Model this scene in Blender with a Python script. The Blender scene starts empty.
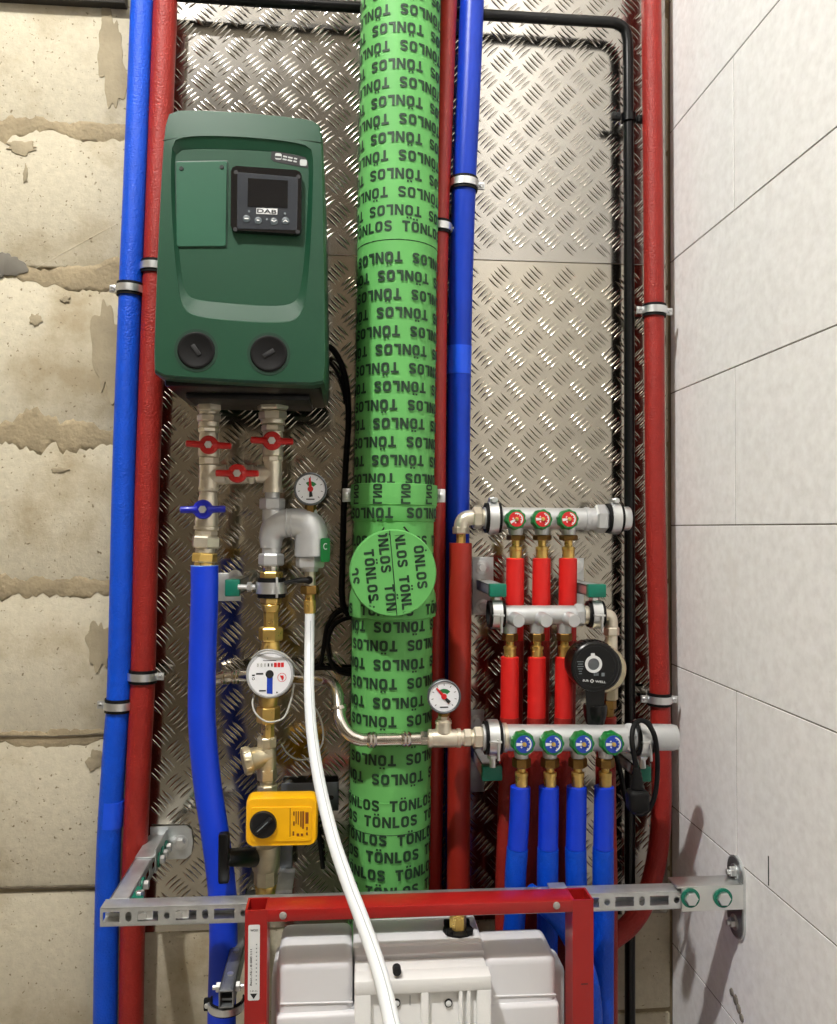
import bpy, bmesh, math, random
from mathutils import Vector, Matrix

random.seed(7)
SC = bpy.context.scene
COL = SC.collection
PI = math.pi

# ---------------------------------------------------------------- camera
F_PX, CX, CY = 838.0, 418.5, 512.0
CAM = Vector((0.0, -1.6, 1.65))
_d = Vector(((345 - CX) / F_PX, -(528 - CY) / F_PX, -1.0))
_u = Vector((0.003, 1.0, 0.003 * _d.x + _d.y)).normalized()
_yc = _d.normalized()
_u = (_u - _yc * _u.dot(_yc)).normalized()
_xc = _yc.cross(_u)
ROT = Matrix((_xc, _yc, _u))
cam_data = bpy.data.cameras.new('camera')
cam_data.sensor_fit = 'HORIZONTAL'
cam_data.sensor_width = 36.0
cam_data.lens = F_PX / 837.0 * 36.0
cam_data.clip_start = 0.02
cam = bpy.data.objects.new('camera', cam_data)
COL.objects.link(cam)
cam.matrix_world = Matrix.Translation(CAM) @ ROT.to_4x4()
SC.camera = cam

# ---------------------------------------------------------------- world, lamp, exposure
world = bpy.data.worlds.new('world')
SC.world = world
world.use_nodes = True
world.node_tree.nodes['Background'].inputs[0].default_value = (0.9, 0.95, 1.0, 1)
world.node_tree.nodes['Background'].inputs[1].default_value = 0.05
lamp_data = bpy.data.lights.new('ceiling_bulb', 'POINT')
lamp_data.energy = 335
lamp_data.shadow_soft_size = 0.05
lamp_data.color = (1.0, 0.985, 0.965)
lamp = bpy.data.objects.new('ceiling_bulb', lamp_data)
lamp.location = (-0.80, -1.75, 4.2)
COL.objects.link(lamp)
SC.view_settings.view_transform = 'Standard'
SC.view_settings.look = 'None'
SC.view_settings.exposure = 0.0
SC.view_settings.gamma = 1.0
SC.view_settings.use_curve_mapping = False


def P(px, py, Y=0.0):
    """the point of the plane y = Y that the photograph shows at pixel (px, py)"""
    v = ROT @ Vector(((px - CX) / F_PX, -(py - CY) / F_PX, -1.0))
    return CAM + v * ((Y - CAM.y) / v.y)


def PX(px, py, X):
    """the same for the plane x = X"""
    v = ROT @ Vector(((px - CX) / F_PX, -(py - CY) / F_PX, -1.0))
    return CAM + v * ((X - CAM.x) / v.x)


def S(Y):
    return (Y - CAM.y) / F_PX


# ---------------------------------------------------------------- materials
def lin(c):
    out = []
    for v in c:
        v = v / 255.0
        out.append(v / 12.92 if v <= 0.04045 else ((v + 0.055) / 1.055) ** 2.4)
    return tuple(out) + (1.0,)


MATS = {}


def mat(name, rgb, rough=0.5, metal=0.0, bump=None, var=None, coat=0.0, spec=0.5, rvar=None, emit=None):
    if name in MATS:
        return MATS[name]
    m = bpy.data.materials.new(name)
    m.use_nodes = True
    nt = m.node_tree
    b = nt.nodes['Principled BSDF']
    c = lin(rgb)
    b.inputs['Base Color'].default_value = c
    b.inputs['Roughness'].default_value = rough
    b.inputs['Metallic'].default_value = metal
    b.inputs['Specular IOR Level'].default_value = spec
    b.inputs['Coat Weight'].default_value = coat
    b.inputs['Coat Roughness'].default_value = 0.1
    tc = nt.nodes.new('ShaderNodeTexCoord')

    def noise(scale, detail=4):
        n = nt.nodes.new('ShaderNodeTexNoise')
        n.inputs['Scale'].default_value = scale
        n.inputs['Detail'].default_value = detail
        nt.links.new(tc.outputs['Object'], n.inputs['Vector'])
        return n
    if var:
        n = noise(var[0])
        r = nt.nodes.new('ShaderNodeValToRGB')
        r.color_ramp.elements[0].position = 0.3
        r.color_ramp.elements[1].position = 0.7
        a = var[1]
        r.color_ramp.elements[0].color = tuple(min(1, x * (1 - a)) for x in c[:3]) + (1,)
        r.color_ramp.elements[1].color = tuple(min(1, x * (1 + a)) for x in c[:3]) + (1,)
        nt.links.new(n.outputs['Fac'], r.inputs['Fac'])
        nt.links.new(r.outputs['Color'], b.inputs['Base Color'])
    if rvar:
        n = noise(rvar[0])
        mp = nt.nodes.new('ShaderNodeMapRange')
        mp.inputs['From Min'].default_value = 0.3
        mp.inputs['From Max'].default_value = 0.7
        mp.inputs['To Min'].default_value = rvar[1]
        mp.inputs['To Max'].default_value = rvar[2]
        nt.links.new(n.outputs['Fac'], mp.inputs['Value'])
        nt.links.new(mp.outputs['Result'], b.inputs['Roughness'])
    if bump:
        n = noise(bump[0])
        bp = nt.nodes.new('ShaderNodeBump')
        bp.inputs['Strength'].default_value = bump[1]
        bp.inputs['Distance'].default_value = bump[2] if len(bump) > 2 else 0.002
        nt.links.new(n.outputs['Fac'], bp.inputs['Height'])
        nt.links.new(bp.outputs['Normal'], b.inputs['Normal'])
    MATS[name] = m
    return m


def block_mat(name, base, stain, dark, stain_lo, stain_hi, pit=0.62, bump=0.5):
    """aerated concrete: base colour, cement stains with soft outlines, small dark pits"""
    m = bpy.data.materials.new(name)
    m.use_nodes = True
    nt = m.node_tree
    b = nt.nodes['Principled BSDF']
    b.inputs['Roughness'].default_value = 0.9
    b.inputs['Specular IOR Level'].default_value = 0.2
    geo = nt.nodes.new('ShaderNodeNewGeometry')

    def noise(scale, detail, rough=0.6):
        n = nt.nodes.new('ShaderNodeTexNoise')
        n.inputs['Scale'].default_value = scale
        n.inputs['Detail'].default_value = detail
        n.inputs['Roughness'].default_value = rough
        nt.links.new(geo.outputs['Position'], n.inputs['Vector'])
        return n

    def ramp(n, p0, p1, c0, c1):
        r = nt.nodes.new('ShaderNodeValToRGB')
        r.color_ramp.elements[0].position = p0
        r.color_ramp.elements[1].position = p1
        r.color_ramp.elements[0].color = c0
        r.color_ramp.elements[1].color = c1
        nt.links.new(n.outputs['Fac'], r.inputs['Fac'])
        return r

    def mix(fac, a, c, blend='MIX'):
        x = nt.nodes.new('ShaderNodeMix')
        x.data_type = 'RGBA'
        x.blend_type = blend
        nt.links.new(fac, x.inputs[0])
        for sock, v in ((x.inputs[6], a), (x.inputs[7], c)):
            if isinstance(v, tuple):
                sock.default_value = v
            else:
                nt.links.new(v, sock)
        return x.outputs[2]
    K, W = (0, 0, 0, 1), (1, 1, 1, 1)
    big = noise(5.0, 6)
    cb = lin(base)
    fine = ramp(noise(60, 5), 0.3, 0.7, tuple(v * 0.90 for v in cb[:3]) + (1,), tuple(min(1, v * 1.06) for v in cb[:3]) + (1,))
    st = ramp(big, stain_lo, stain_hi, K, W)
    col = mix(st.outputs['Color'], fine.outputs['Color'], lin(stain))
    pits = ramp(noise(130, 2), pit, pit + 0.06, K, W)
    col = mix(pits.outputs['Color'], col, lin(dark))
    nt.links.new(col, b.inputs['Base Color'])
    bp = nt.nodes.new('ShaderNodeBump')
    bp.inputs['Strength'].default_value = bump
    bp.inputs['Distance'].default_value = 0.003
    nt.links.new(noise(90, 6, 0.7).outputs['Fac'], bp.inputs['Height'])
    nt.links.new(bp.outputs['Normal'], b.inputs['Normal'])
    MATS[name] = m
    return m


M_BEIGE = block_mat('beige_block', (198, 190, 168), (168, 155, 128), (128, 116, 94), 0.50, 0.66, 0.66, 0.6)
M_WHITE = block_mat('white_block', (250, 249, 248), (238, 235, 232), (160, 157, 152), 0.60, 0.75, 0.78, 0.10)
M_MORTAR = mat('mortar', (152, 139, 113), 0.95, bump=(120, 0.7, 0.004), var=(25, 0.18), spec=0.2)
M_SMEAR = mat('cement_smear', (158, 147, 123), 0.95, bump=(120, 0.5, 0.003), var=(18, 0.15), spec=0.2)
M_JOINT = mat('dark_joint', (96, 88, 74), 0.95, var=(30, 0.3), spec=0.2)
M_GLUE = mat('joint_glue', (122, 117, 109), 0.95, var=(30, 0.25), spec=0.2)
M_PLATE = mat('tread_aluminium', (172, 168, 161), 0.24, 1.0, rvar=(3.5, 0.13, 0.20), var=(2.2, 0.05))
M_PLATE2 = mat('bright_tread_aluminium', (174, 168, 156), 0.12, 1.0, rvar=(3.5, 0.09, 0.15), var=(2.2, 0.05))
M_ROOM = mat('old_plaster', (112, 102, 88), 0.9, var=(3, 0.15), bump=(30, 0.2))
M_FLOOR = mat('concrete_floor', (158, 154, 146), 0.85, var=(4, 0.2), bump=(40, 0.3))
M_CEIL = mat('ceiling_plaster', (150, 144, 132), 0.9, var=(3, 0.05))
M_BLUEF = mat('blue_foam', (2, 76, 204), 0.42, bump=(300, 0.6, 0.003), var=(30, 0.08), spec=0.35)
M_REDF = mat('red_foam', (148, 37, 30), 0.42, bump=(300, 0.6, 0.003), var=(30, 0.09), spec=0.35)
M_BLUES = mat('blue_sleeve', (0, 56, 205), 0.45, bump=(60, 0.05), var=(12, 0.05))
M_REDS = mat('red_sleeve', (210, 30, 26), 0.45, bump=(60, 0.06), var=(12, 0.05))
M_REDD = mat('dark_red_sleeve', (150, 36, 24), 0.42, bump=(160, 0.1), var=(14, 0.1))
M_TAPE = mat('blue_tape', (20, 80, 225), 0.3, var=(20, 0.05))
M_VENT = mat('green_foam', (98, 172, 92), 0.55, bump=(70, 0.12, 0.002), var=(9, 0.07), spec=0.35)
M_INK = mat('dark_green_ink', (20, 52, 30), 0.6, var=(60, 0.2))
M_BLACKP = mat('black_plastic', (9, 10, 11), 0.28, var=(20, 0.15), spec=0.35)
M_RUBBER = mat('black_rubber', (10, 10, 11), 0.6, var=(40, 0.2), spec=0.25)
M_ZINC = mat('zinc_steel', (222, 224, 224), 0.38, 0.9, var=(25, 0.08), rvar=(40, 0.3, 0.45))
M_GALV = mat('galvanised_steel', (206, 209, 209), 0.45, 0.85, var=(45, 0.10), rvar=(30, 0.36, 0.52))
M_GALVD = mat('dark_galvanised', (156, 161, 163), 0.42, 0.85, var=(45, 0.12))
M_NICKEL = mat('nickel_brass', (222, 214, 196), 0.34, 0.72, var=(60, 0.08), rvar=(50, 0.28, 0.42))
M_CAST = mat('cast_nickel', (200, 190, 162), 0.42, 0.8, var=(60, 0.1), bump=(200, 0.15, 0.001))
M_SATIN = mat('satin_chrome', (204, 206, 207), 0.40, 0.6, bump=(220, 0.12, 0.001), var=(40, 0.05))
M_STEEL = mat('stainless_pipe', (206, 200, 190), 0.2, 1.0, var=(20, 0.06))
M_BRASS = mat('brass', (226, 192, 112), 0.32, 0.85, var=(40, 0.1), rvar=(60, 0.24, 0.40))
M_BRASSD = mat('brown_brass', (150, 118, 66), 0.42, 1.0, var=(50, 0.2))
M_REDH = mat('red_handle', (190, 26, 24), 0.36, var=(30, 0.06), coat=0.2)
M_BLUEH = mat('blue_handle', (22, 34, 170), 0.34, var=(30, 0.06), coat=0.2)
M_PUMPG = mat('green_housing', (16, 66, 44), 0.42, bump=(400, 0.08, 0.0006), var=(8, 0.05), coat=0.05)
M_PUMPG2 = mat('green_panel', (26, 84, 60), 0.45, bump=(400, 0.08, 0.0006), var=(8, 0.05))
M_CHAR = mat('charcoal_plastic', (22, 23, 25), 0.4, var=(30, 0.1), spec=0.35)
M_GLOSS = mat('gloss_black', (14, 15, 18), 0.12, coat=0.6, var=(20, 0.1))
M_FACE = mat('dark_fascia', (46, 50, 56), 0.3, var=(20, 0.05))
M_SCREEN = mat('dark_screen', (20, 21, 24), 0.1, coat=0.3, var=(8, 0.1))
M_PRINT = mat('white_print', (222, 224, 224), 0.5, var=(40, 0.03))
M_GREYP = mat('grey_print', (112, 121, 125), 0.5, var=(40, 0.05))
M_BLKINK = mat('black_print', (22, 22, 24), 0.6, var=(40, 0.1))
M_DIAL = mat('white_dial', (232, 234, 238), 0.35, var=(30, 0.02))
M_REDINK = mat('red_print', (205, 30, 34), 0.5, var=(40, 0.05))
M_GRNINK = mat('green_print', (30, 120, 62), 0.5, var=(40, 0.05))
M_BLUINK = mat('blue_print', (20, 60, 170), 0.45, var=(40, 0.05))
M_KNOBG = mat('green_knob', (16, 116, 52), 0.38, var=(30, 0.08), coat=0.1)
M_CAPG = mat('teal_cap', (0, 110, 88), 0.45, var=(40, 0.08))
M_YEL = mat('yellow_plastic', (250, 186, 8), 0.36, var=(10, 0.04), coat=0.15)
M_HOSE = mat('white_hose', (226, 230, 232), 0.35, var=(30, 0.02), coat=0.2)
M_FRAME = mat('red_powder_coat', (156, 24, 22), 0.34, bump=(300, 0.05, 0.0006), var=(8, 0.05), coat=0.1)
M_TANK = mat('white_tank', (222, 222, 224), 0.4, var=(8, 0.02), bump=(60, 0.04))
M_FOAMW = mat('white_polystyrene', (234, 234, 232), 0.75, bump=(160, 0.25, 0.001), var=(20, 0.02))
M_WIRE = mat('grey_wire', (176, 176, 170), 0.5, var=(40, 0.05))
M_SOOT = mat('dark_beam_paint', (46, 42, 34), 0.7, var=(12, 0.3))
M_GREYM = mat('grey_metal', (112, 116, 120), 0.45, 0.8, var=(30, 0.1))


# ---------------------------------------------------------------- geometry helpers
class G:
    def __init__(self):
        self.v, self.f = [], []

    def add(self, vs, fs):
        o = len(self.v)
        self.v += [Vector(v) for v in vs]
        self.f += [tuple(i + o for i in f) for f in fs]
        return self

    def loft(self, rings, cap0=True, cap1=True, close=False):
        n = len(rings[0])
        o = len(self.v)
        for r in rings:
            self.v += [Vector(p) for p in r]
        m = len(rings)
        for i in range(m if close else m - 1):
            a, b = o + i * n, o + ((i + 1) % m) * n
            for k in range(n):
                k2 = (k + 1) % n
                self.f.append((a + k, a + k2, b + k2, b + k))
        if not close:
            if cap0:
                self.f.append(tuple(o + k for k in reversed(range(n))))
            if cap1:
                self.f.append(tuple(o + (m - 1) * n + k for k in range(n)))
        return self

    def tube(self, pts, r, seg=16, cap=True, a0=0.0):
        pts = [Vector(p) for p in pts]
        n = len(pts)
        rr = r if isinstance(r, (list, tuple)) else [r] * n
        tang = []
        for i in range(n):
            a = pts[max(0, i - 1)]
            b = pts[min(n - 1, i + 1)]
            tang.append((b - a).normalized())
        ref = Vector((0, 1, 0)) if abs(tang[0].y) < 0.9 else Vector((1, 0, 0))
        nrm = (ref - tang[0] * ref.dot(tang[0])).normalized()
        rings = []
        for i in range(n):
            nrm = (nrm - tang[i] * nrm.dot(tang[i])).normalized()
            bn = tang[i].cross(nrm)
            rings.append([pts[i] + (nrm * math.cos(a0 + 2 * PI * k / seg) + bn * math.sin(a0 + 2 * PI * k / seg)) * rr[i] for k in range(seg)])
        return self.loft(rings, cap, cap)

    def rev(self, o, axis, prof, seg=24, a0=0.0, cap=True):
        """profile [(t, r)...] turned round the axis through o"""
        o = Vector(o)
        ax = Vector(axis).normalized()
        ref = Vector((0, 1, 0)) if abs(ax.y) < 0.9 else Vector((0, 0, 1))
        n = (ref - ax * ref.dot(ax)).normalized()
        b = ax.cross(n)
        rings = []
        for t, r in prof:
            r = max(r, 1e-5)
            rings.append([o + ax * t + (n * math.cos(a0 + 2 * PI * k / seg) + b * math.sin(a0 + 2 * PI * k / seg)) * r for k in range(seg)])
        return self.loft(rings, cap, cap)

    def hexn(self, o, axis, t0, t1, r, a0=0.0, seg=6):
        c = min(0.12 * r, abs(t1 - t0) * 0.25)
        c = c if t1 > t0 else -c
        return self.rev(o, axis, [(t0, r * 0.9), (t0 + c, r), (t1 - c, r), (t1, r * 0.9)], seg, a0 + PI / 6)

    def prism(self, fr, pts, z0, z1):
        o, x, y, n = fr
        k = len(pts)
        lo = [o + x * p[0] + y * p[1] + n * z0 for p in pts]
        hi = [o + x * p[0] + y * p[1] + n * z1 for p in pts]
        return self.loft([lo, hi])

    def ring(self, fr, r0, r1, z0, z1, a0=0.0, a1=2 * PI, n=24):
        o, x, y, nn = fr
        full = abs(a1 - a0 - 2 * PI) < 1e-6
        secs = []
        for i in range(n if full else n + 1):
            a = a0 + (a1 - a0) * i / n
            d = x * math.cos(a) + y * math.sin(a)
            secs.append([o + d * r0 + nn * z0, o + d * r1 + nn * z0, o + d * r1 + nn * z1, o + d * r0 + nn * z1])
        return self.loft(secs, close=full)

    def box(self, c, size, bevel=0.0, fr=None, seg=2):
        """box round c; fr gives right, up, normal directions"""
        c = Vector(c)
        if fr is None:
            ax = (Vector((1, 0, 0)), Vector((0, 1, 0)), Vector((0, 0, 1)))
        else:
            ax = (fr[1], fr[3], fr[2])
        bm = bmesh.new()
        bmesh.ops.create_cube(bm, size=1.0)
        for v in bm.verts:
            v.co = Vector((v.co.x * size[0], v.co.y * size[1], v.co.z * size[2]))
        if bevel > 0:
            bmesh.ops.bevel(bm, geom=list(bm.edges), offset=min(bevel, min(size) * 0.49), segments=seg, profile=0.5, affect='EDGES')
        bm.verts.index_update()
        vs = [c + ax[0] * v.co.x + ax[1] * v.co.y + ax[2] * v.co.z for v in bm.verts]
        fs = [tuple(v.index for v in f.verts) for f in bm.faces]
        bm.free()
        return self.add(vs, fs)

    def ab(self, a, b, bevel=0.0, seg=2):
        a, b = Vector(a), Vector(b)
        return self.box((a + b) / 2, [abs(b[i] - a[i]) for i in range(3)], bevel, None, seg)


def frame(o, n=(0, -1, 0), up=(0, 0, 1), spin=0.0):
    n = Vector(n).normalized()
    up = Vector(up)
    up = (up - n * up.dot(n)).normalized()
    x = up.cross(n)
    if spin:
        c, s = math.cos(spin), math.sin(spin)
        x, up = x * c + up * s, up * c - x * s
    return (Vector(o), x, up, n)


def at(fr, x, y, z=0.0):
    return fr[0] + fr[1] * x + fr[2] * y + fr[3] * z


def smooth(pts, n=8):
    """Catmull-Rom through 3-D points"""
    pts = [Vector(p) for p in pts]
    e = [pts[0] * 2 - pts[1]] + pts + [pts[-1] * 2 - pts[-2]]
    out = []
    for i in range(1, len(e) - 2):
        p0, p1, p2, p3 = e[i - 1:i + 3]
        for k in range(n):
            t = k / n
            out.append(0.5 * ((2 * p1) + (p2 - p0) * t + (2 * p0 - 5 * p1 + 4 * p2 - p3) * t * t + (3 * p1 - p0 - 3 * p2 + p3) * t ** 3))
    out.append(pts[-1])
    return out


def pxpath(rows, n=6):
    return smooth([P(*r) for r in rows], n)


def rrect(w, h, r, k=5):
    pts = []
    for cx, cy, a in ((w / 2 - r, h / 2 - r, 0), (-w / 2 + r, h / 2 - r, PI / 2), (-w / 2 + r, -h / 2 + r, PI), (w / 2 - r, -h / 2 + r, 1.5 * PI)):
        for i in range(k + 1):
            b = a + PI / 2 * i / k
            pts.append((cx + r * math.cos(b), cy + r * math.sin(b)))
    return pts


def circ(r, n=24, cx=0.0, cy=0.0):
    return [(cx + r * math.cos(2 * PI * i / n), cy + r * math.sin(2 * PI * i / n)) for i in range(n)]


BASE = {}


def tag(o, label=None, cat=None, group=None, kind=None):
    if label:
        o['label'] = label
    if cat:
        o['category'] = cat
    if group:
        o['group'] = group
    if kind:
        o['kind'] = kind
    return o


def thing(name, label, cat, loc, group=None):
    o = bpy.data.objects.new(name, None)
    o.empty_display_size = 0.02
    o.location = loc
    COL.objects.link(o)
    BASE[o.name] = Vector(loc)
    return tag(o, label, cat, group)


def obj(name, g, m, parent=None, sharp=35.0, label=None):
    if parent is not None:
        base = BASE[parent.name]
    else:
        lo = Vector((min(v.x for v in g.v), min(v.y for v in g.v), min(v.z for v in g.v)))
        hi = Vector((max(v.x for v in g.v), max(v.y for v in g.v), max(v.z for v in g.v)))
        base = (lo + hi) / 2
        base.z = lo.z
    me = bpy.data.meshes.new(name)
    me.from_pydata([tuple(v - base) for v in g.v], [], g.f)
    bm = bmesh.new()
    bm.from_mesh(me)
    bmesh.ops.recalc_face_normals(bm, faces=bm.faces)
    bm.to_mesh(me)
    bm.free()
    me.materials.append(m)
    for p in me.polygons:
        p.use_smooth = True
    me.set_sharp_from_angle(angle=math.radians(sharp))
    o = bpy.data.objects.new(name, me)
    COL.objects.link(o)
    if parent is None:
        o.location = base
    else:
        o.parent = parent
    BASE[o.name] = base
    if label:
        o['label'] = label
    return o


_TXT = {}


def text_geo(s, bold=0.0, step=None):
    """flat outline of a line of text, height of capitals about 0.7, centred on the origin"""
    key = (s, bold, step)
    if key in _TXT:
        return _TXT[key]
    cu = bpy.data.curves.new('lettering', 'FONT')
    cu.body = s
    cu.align_x = 'CENTER'
    cu.align_y = 'CENTER'
    cu.resolution_u = 3
    cu.offset = bold
    ob = bpy.data.objects.new('lettering', cu)
    COL.objects.link(ob)
    bpy.context.view_layer.update()
    dg = bpy.context.evaluated_depsgraph_get()
    me = bpy.data.meshes.new_from_object(ob.evaluated_get(dg))
    bm = bmesh.new()
    bm.from_mesh(me)
    bmesh.ops.triangulate(bm, faces=bm.faces)
    xs = [v.co.x for v in bm.verts]
    if step:
        x = min(xs) + step
        while x < max(xs):
            bmesh.ops.bisect_plane(bm, geom=list(bm.verts) + list(bm.edges) + list(bm.faces), plane_co=(x, 0, 0), plane_no=(1, 0, 0))
            x += step
    bm.verts.index_update()
    mx = (min(xs) + max(xs)) / 2
    ys = [v.co.y for v in bm.verts]
    my = (min(ys) + max(ys)) / 2
    out = ([(v.co.x - mx, v.co.y - my) for v in bm.verts], [tuple(v.index for v in f.verts) for f in bm.faces], max(xs) - min(xs), max(ys) - min(ys))
    bm.free()
    COL.objects.unlink(ob)
    bpy.data.objects.remove(ob)
    bpy.data.meshes.remove(me)
    bpy.data.curves.remove(cu)
    _TXT[key] = out
    return out


def ribbon(pts, w):
    vs, fs = [], []
    n = len(pts)
    for i, (x, y) in enumerate(pts):
        a, b = pts[max(0, i - 1)], pts[min(n - 1, i + 1)]
        dx, dy = b[0] - a[0], b[1] - a[1]
        l = math.hypot(dx, dy) or 1
        vs += [(x - dy / l * w / 2, y + dx / l * w / 2), (x + dy / l * w / 2, y - dx / l * w / 2)]
    for i in range(n - 1):
        fs.append((2 * i, 2 * i + 1, 2 * i + 3, 2 * i + 2))
    return vs, fs


def block_word(word, step=None, gap=0.15):
    """heavy square lettering drawn as flat strokes, capitals one unit high, centred on the capitals"""
    q = lambda x0, y0, x1, y1: ([(x0, y0), (x1, y0), (x1, y1), (x0, y1)], [(0, 1, 2, 3)])
    V, H = 0.25, 0.21

    def ring(w):
        o = [(w / 2 + x, .5 + y) for x, y in rrect(w, 1.0, 0.30, 4)]
        i = [(w / 2 + x, .5 + y) for x, y in rrect(w - 2 * V, 1.0 - 2 * H, 0.13, 4)]
        n = len(o)
        return o + i, [(k, (k + 1) % n, n + (k + 1) % n, n + k) for k in range(n)]
    sp = [(.66, .74), (.62, .86), (.50, .895), (.30, .895), (.16, .86), (.125, .73), (.17, .60), (.30, .54), (.50, .47), (.63, .41), (.665, .27), (.62, .14), (.48, .105), (.28, .105), (.16, .14), (.115, .27)]
    gl = {'T': (0.76, [q(0, .78, .76, 1), q(.255, 0, .505, .79)]),
          'O': (0.80, [ring(.80)]),
          'Ö': (0.80, [ring(.80), q(.14, 1.10, .33, 1.27), q(.47, 1.10, .66, 1.27)]),
          'N': (0.84, [q(0, 0, .23, 1), q(.61, 0, .84, 1), ([(.0, 1.0), (.25, 1.0), (.84, 0), (.59, 0)], [(0, 1, 2, 3)])]),
          'L': (0.66, [q(0, 0, .25, 1), q(.24, 0, .66, .22)]),
          'S': (0.78, [ribbon(sp, .225)])}
    bm = bmesh.new()
    x = 0.0
    for ch in word:
        w, parts = gl[ch]
        for vs, fs in parts:
            bv = [bm.verts.new((x + a, b - .5, 0)) for a, b in vs]
            for f in fs:
                bm.faces.new([bv[i] for i in f])
        x += w + gap
    W = x - gap
    k = step
    while step and k < W:
        bmesh.ops.bisect_plane(bm, geom=list(bm.verts) + list(bm.edges) + list(bm.faces), plane_co=(k, 0, 0), plane_no=(1, 0, 0))
        k += step
    bm.verts.index_update()
    out = ([(v.co.x - W / 2, v.co.y) for v in bm.verts], [tuple(v.index for v in f.verts) for f in bm.faces], W, 1.0)
    bm.free()
    return out


def put_text(g, s, fr, w, h, z=0.0004, bold=0.0):
    vs, fs, tw, th = text_geo(s, bold)
    g.add([at(fr, v[0] * w / tw, v[1] * h / th, z) for v in vs], fs)
    return g


# ================================================================ THE SETTING
XW = P(671, 525, 0).x            # the right wall's face
ZTOP = 4.4


def zrow(py, px=345):
    return P(px, py, 0).z


def struct(name, g, m, sharp=35):
    o = obj(name, g, m, None, sharp)
    o['kind'] = 'structure'
    return o


RX, RY = -3.2, -4.8              # far sides of the room, behind and left of the camera
struct('floor', G().ab((RX - .1, RY - .1, -0.06), (XW + 0.1, 0.1, 0)), M_FLOOR)
struct('ceiling', G().ab((RX - .1, RY - .1, ZTOP), (XW + 0.1, 0.1, ZTOP + 0.06)), M_CEIL)
struct('wall_left', G().ab((RX - .1, RY - .1, 0), (RX, 0.02, ZTOP)), M_ROOM)
struct('wall_front', G().ab((RX - .1, RY - .1, 0), (XW + 0.1, RY, ZTOP)), M_ROOM)

# back wall: a bed of mortar with pale blocks set in it
wall_back = struct('wall_back', G().ab((RX - .1, 0.004, 0), (XW + 0.1, 0.12, ZTOP)), M_MORTAR)
rows_px = [-20, 127, 270, 437, 583, 735, 889, 1040]
zs = [zrow(y, 60) for y in rows_px]
z = zs[-1]
while z > 0.3:
    z -= 0.295
    zs.append(z)
zs[-1] = 0.0
shift = 0
for i in range(len(zs) - 1):
    z1, z0 = zs[i], zs[i + 1]
    xj = P((140, 137, 129, 124, 122, 115, 107, 105)[min(i, 7)], 500, 0).x - (0.3 if i % 2 else 0.0)
    cuts = [RX] + [c for c in [xj + 0.6 * q for q in range(-6, 3)] if RX + .05 < c < XW - 0.03] + [XW]
    for a, b in zip(cuts[:-1], cuts[1:]):
        gap = 0.004
        dy = random.uniform(0, 0.0025)
        g = G().ab((a + gap, -0.0 - dy, z0 + gap), (b - gap, 0.05, z1 - gap), 0.004, 2)
        for v in g.v:
            v += Vector((random.uniform(-1, 1), 0, random.uniform(-1, 1))) * 0.0012
        obj('block', g, M_BEIGE, wall_back)


def ragged(name, rows, m, parent, thick=0.0028, y0=0.002, jag=0.3, step=0.006):
    """strip of smeared mortar on the back wall: rows are (px, py_top, py_bottom)"""
    top, bot = [], []
    for (xa, ta, ba), (xb, tb, bb) in zip(rows[:-1], rows[1:]):
        A, B = P(xa, ta), P(xb, tb)
        n = max(1, int(abs(B.x - A.x) / step))
        ju, jl = 0.0, 0.0
        for k in range(n):
            t = k / n
            px = xa + (xb - xa) * t
            pt, pb = ta + (tb - ta) * t, ba + (bb - ba) * t
            h = abs(pb - pt)
            ju = ju * .72 + random.uniform(-1, 1) * .5
            jl = jl * .72 + random.uniform(-1, 1) * .5
            top.append(P(px, pt + ju * h * jag))
            bot.append(P(px, pb + jl * h * jag))
    top.append(P(*rows[-1][:2]))
    bot.append(P(rows[-1][0], rows[-1][2]))
    g = G()
    secs = []
    for t, b in zip(top, bot):
        c = (t + b) / 2
        f = lambda p, y, k: Vector((p.x, y, c.z + (p.z - c.z) * k))
        secs.append([f(t, y0, 1), f(t, -thick * 0.6, 0.93), f(t, -thick, 0.6), f(b, -thick, 0.6), f(b, -thick * 0.6, 0.93), f(b, y0, 1)])
    g.loft(secs)
    return obj(name, g, m, parent, 60)


for rows in ([(-420, 118, 146), (-8, 118, 146), (40, 116, 132), (70, 122, 140), (130, 128, 142)],
             [(-420, 262, 276), (-8, 262, 276), (30, 268, 284), (90, 268, 290), (135, 258, 292)],
             [(-420, 428, 447), (-8, 428, 447), (30, 410, 447), (60, 420, 450), (100, 428, 448), (128, 430, 446)],
             [(-420, 576, 600), (-8, 576, 600), (60, 578, 596), (118, 576, 592)],
             [(-420, 731, 742), (-8, 731, 742), (50, 730, 746), (112, 728, 739)]):
    ragged('mortar_joint', rows, M_MORTAR, wall_back)
# thin open cracks in two of the joints
for rows in ([(-420, 734.5, 736.5), (-8, 734.5, 736.5), (60, 735, 736.5), (110, 732, 733.5)], [(-420, 886, 888), (-8, 886, 888), (60, 885, 887.5), (108, 884, 886)]):
    ragged('joint_crack', rows, M_JOINT, wall_back, 0.0058)
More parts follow.
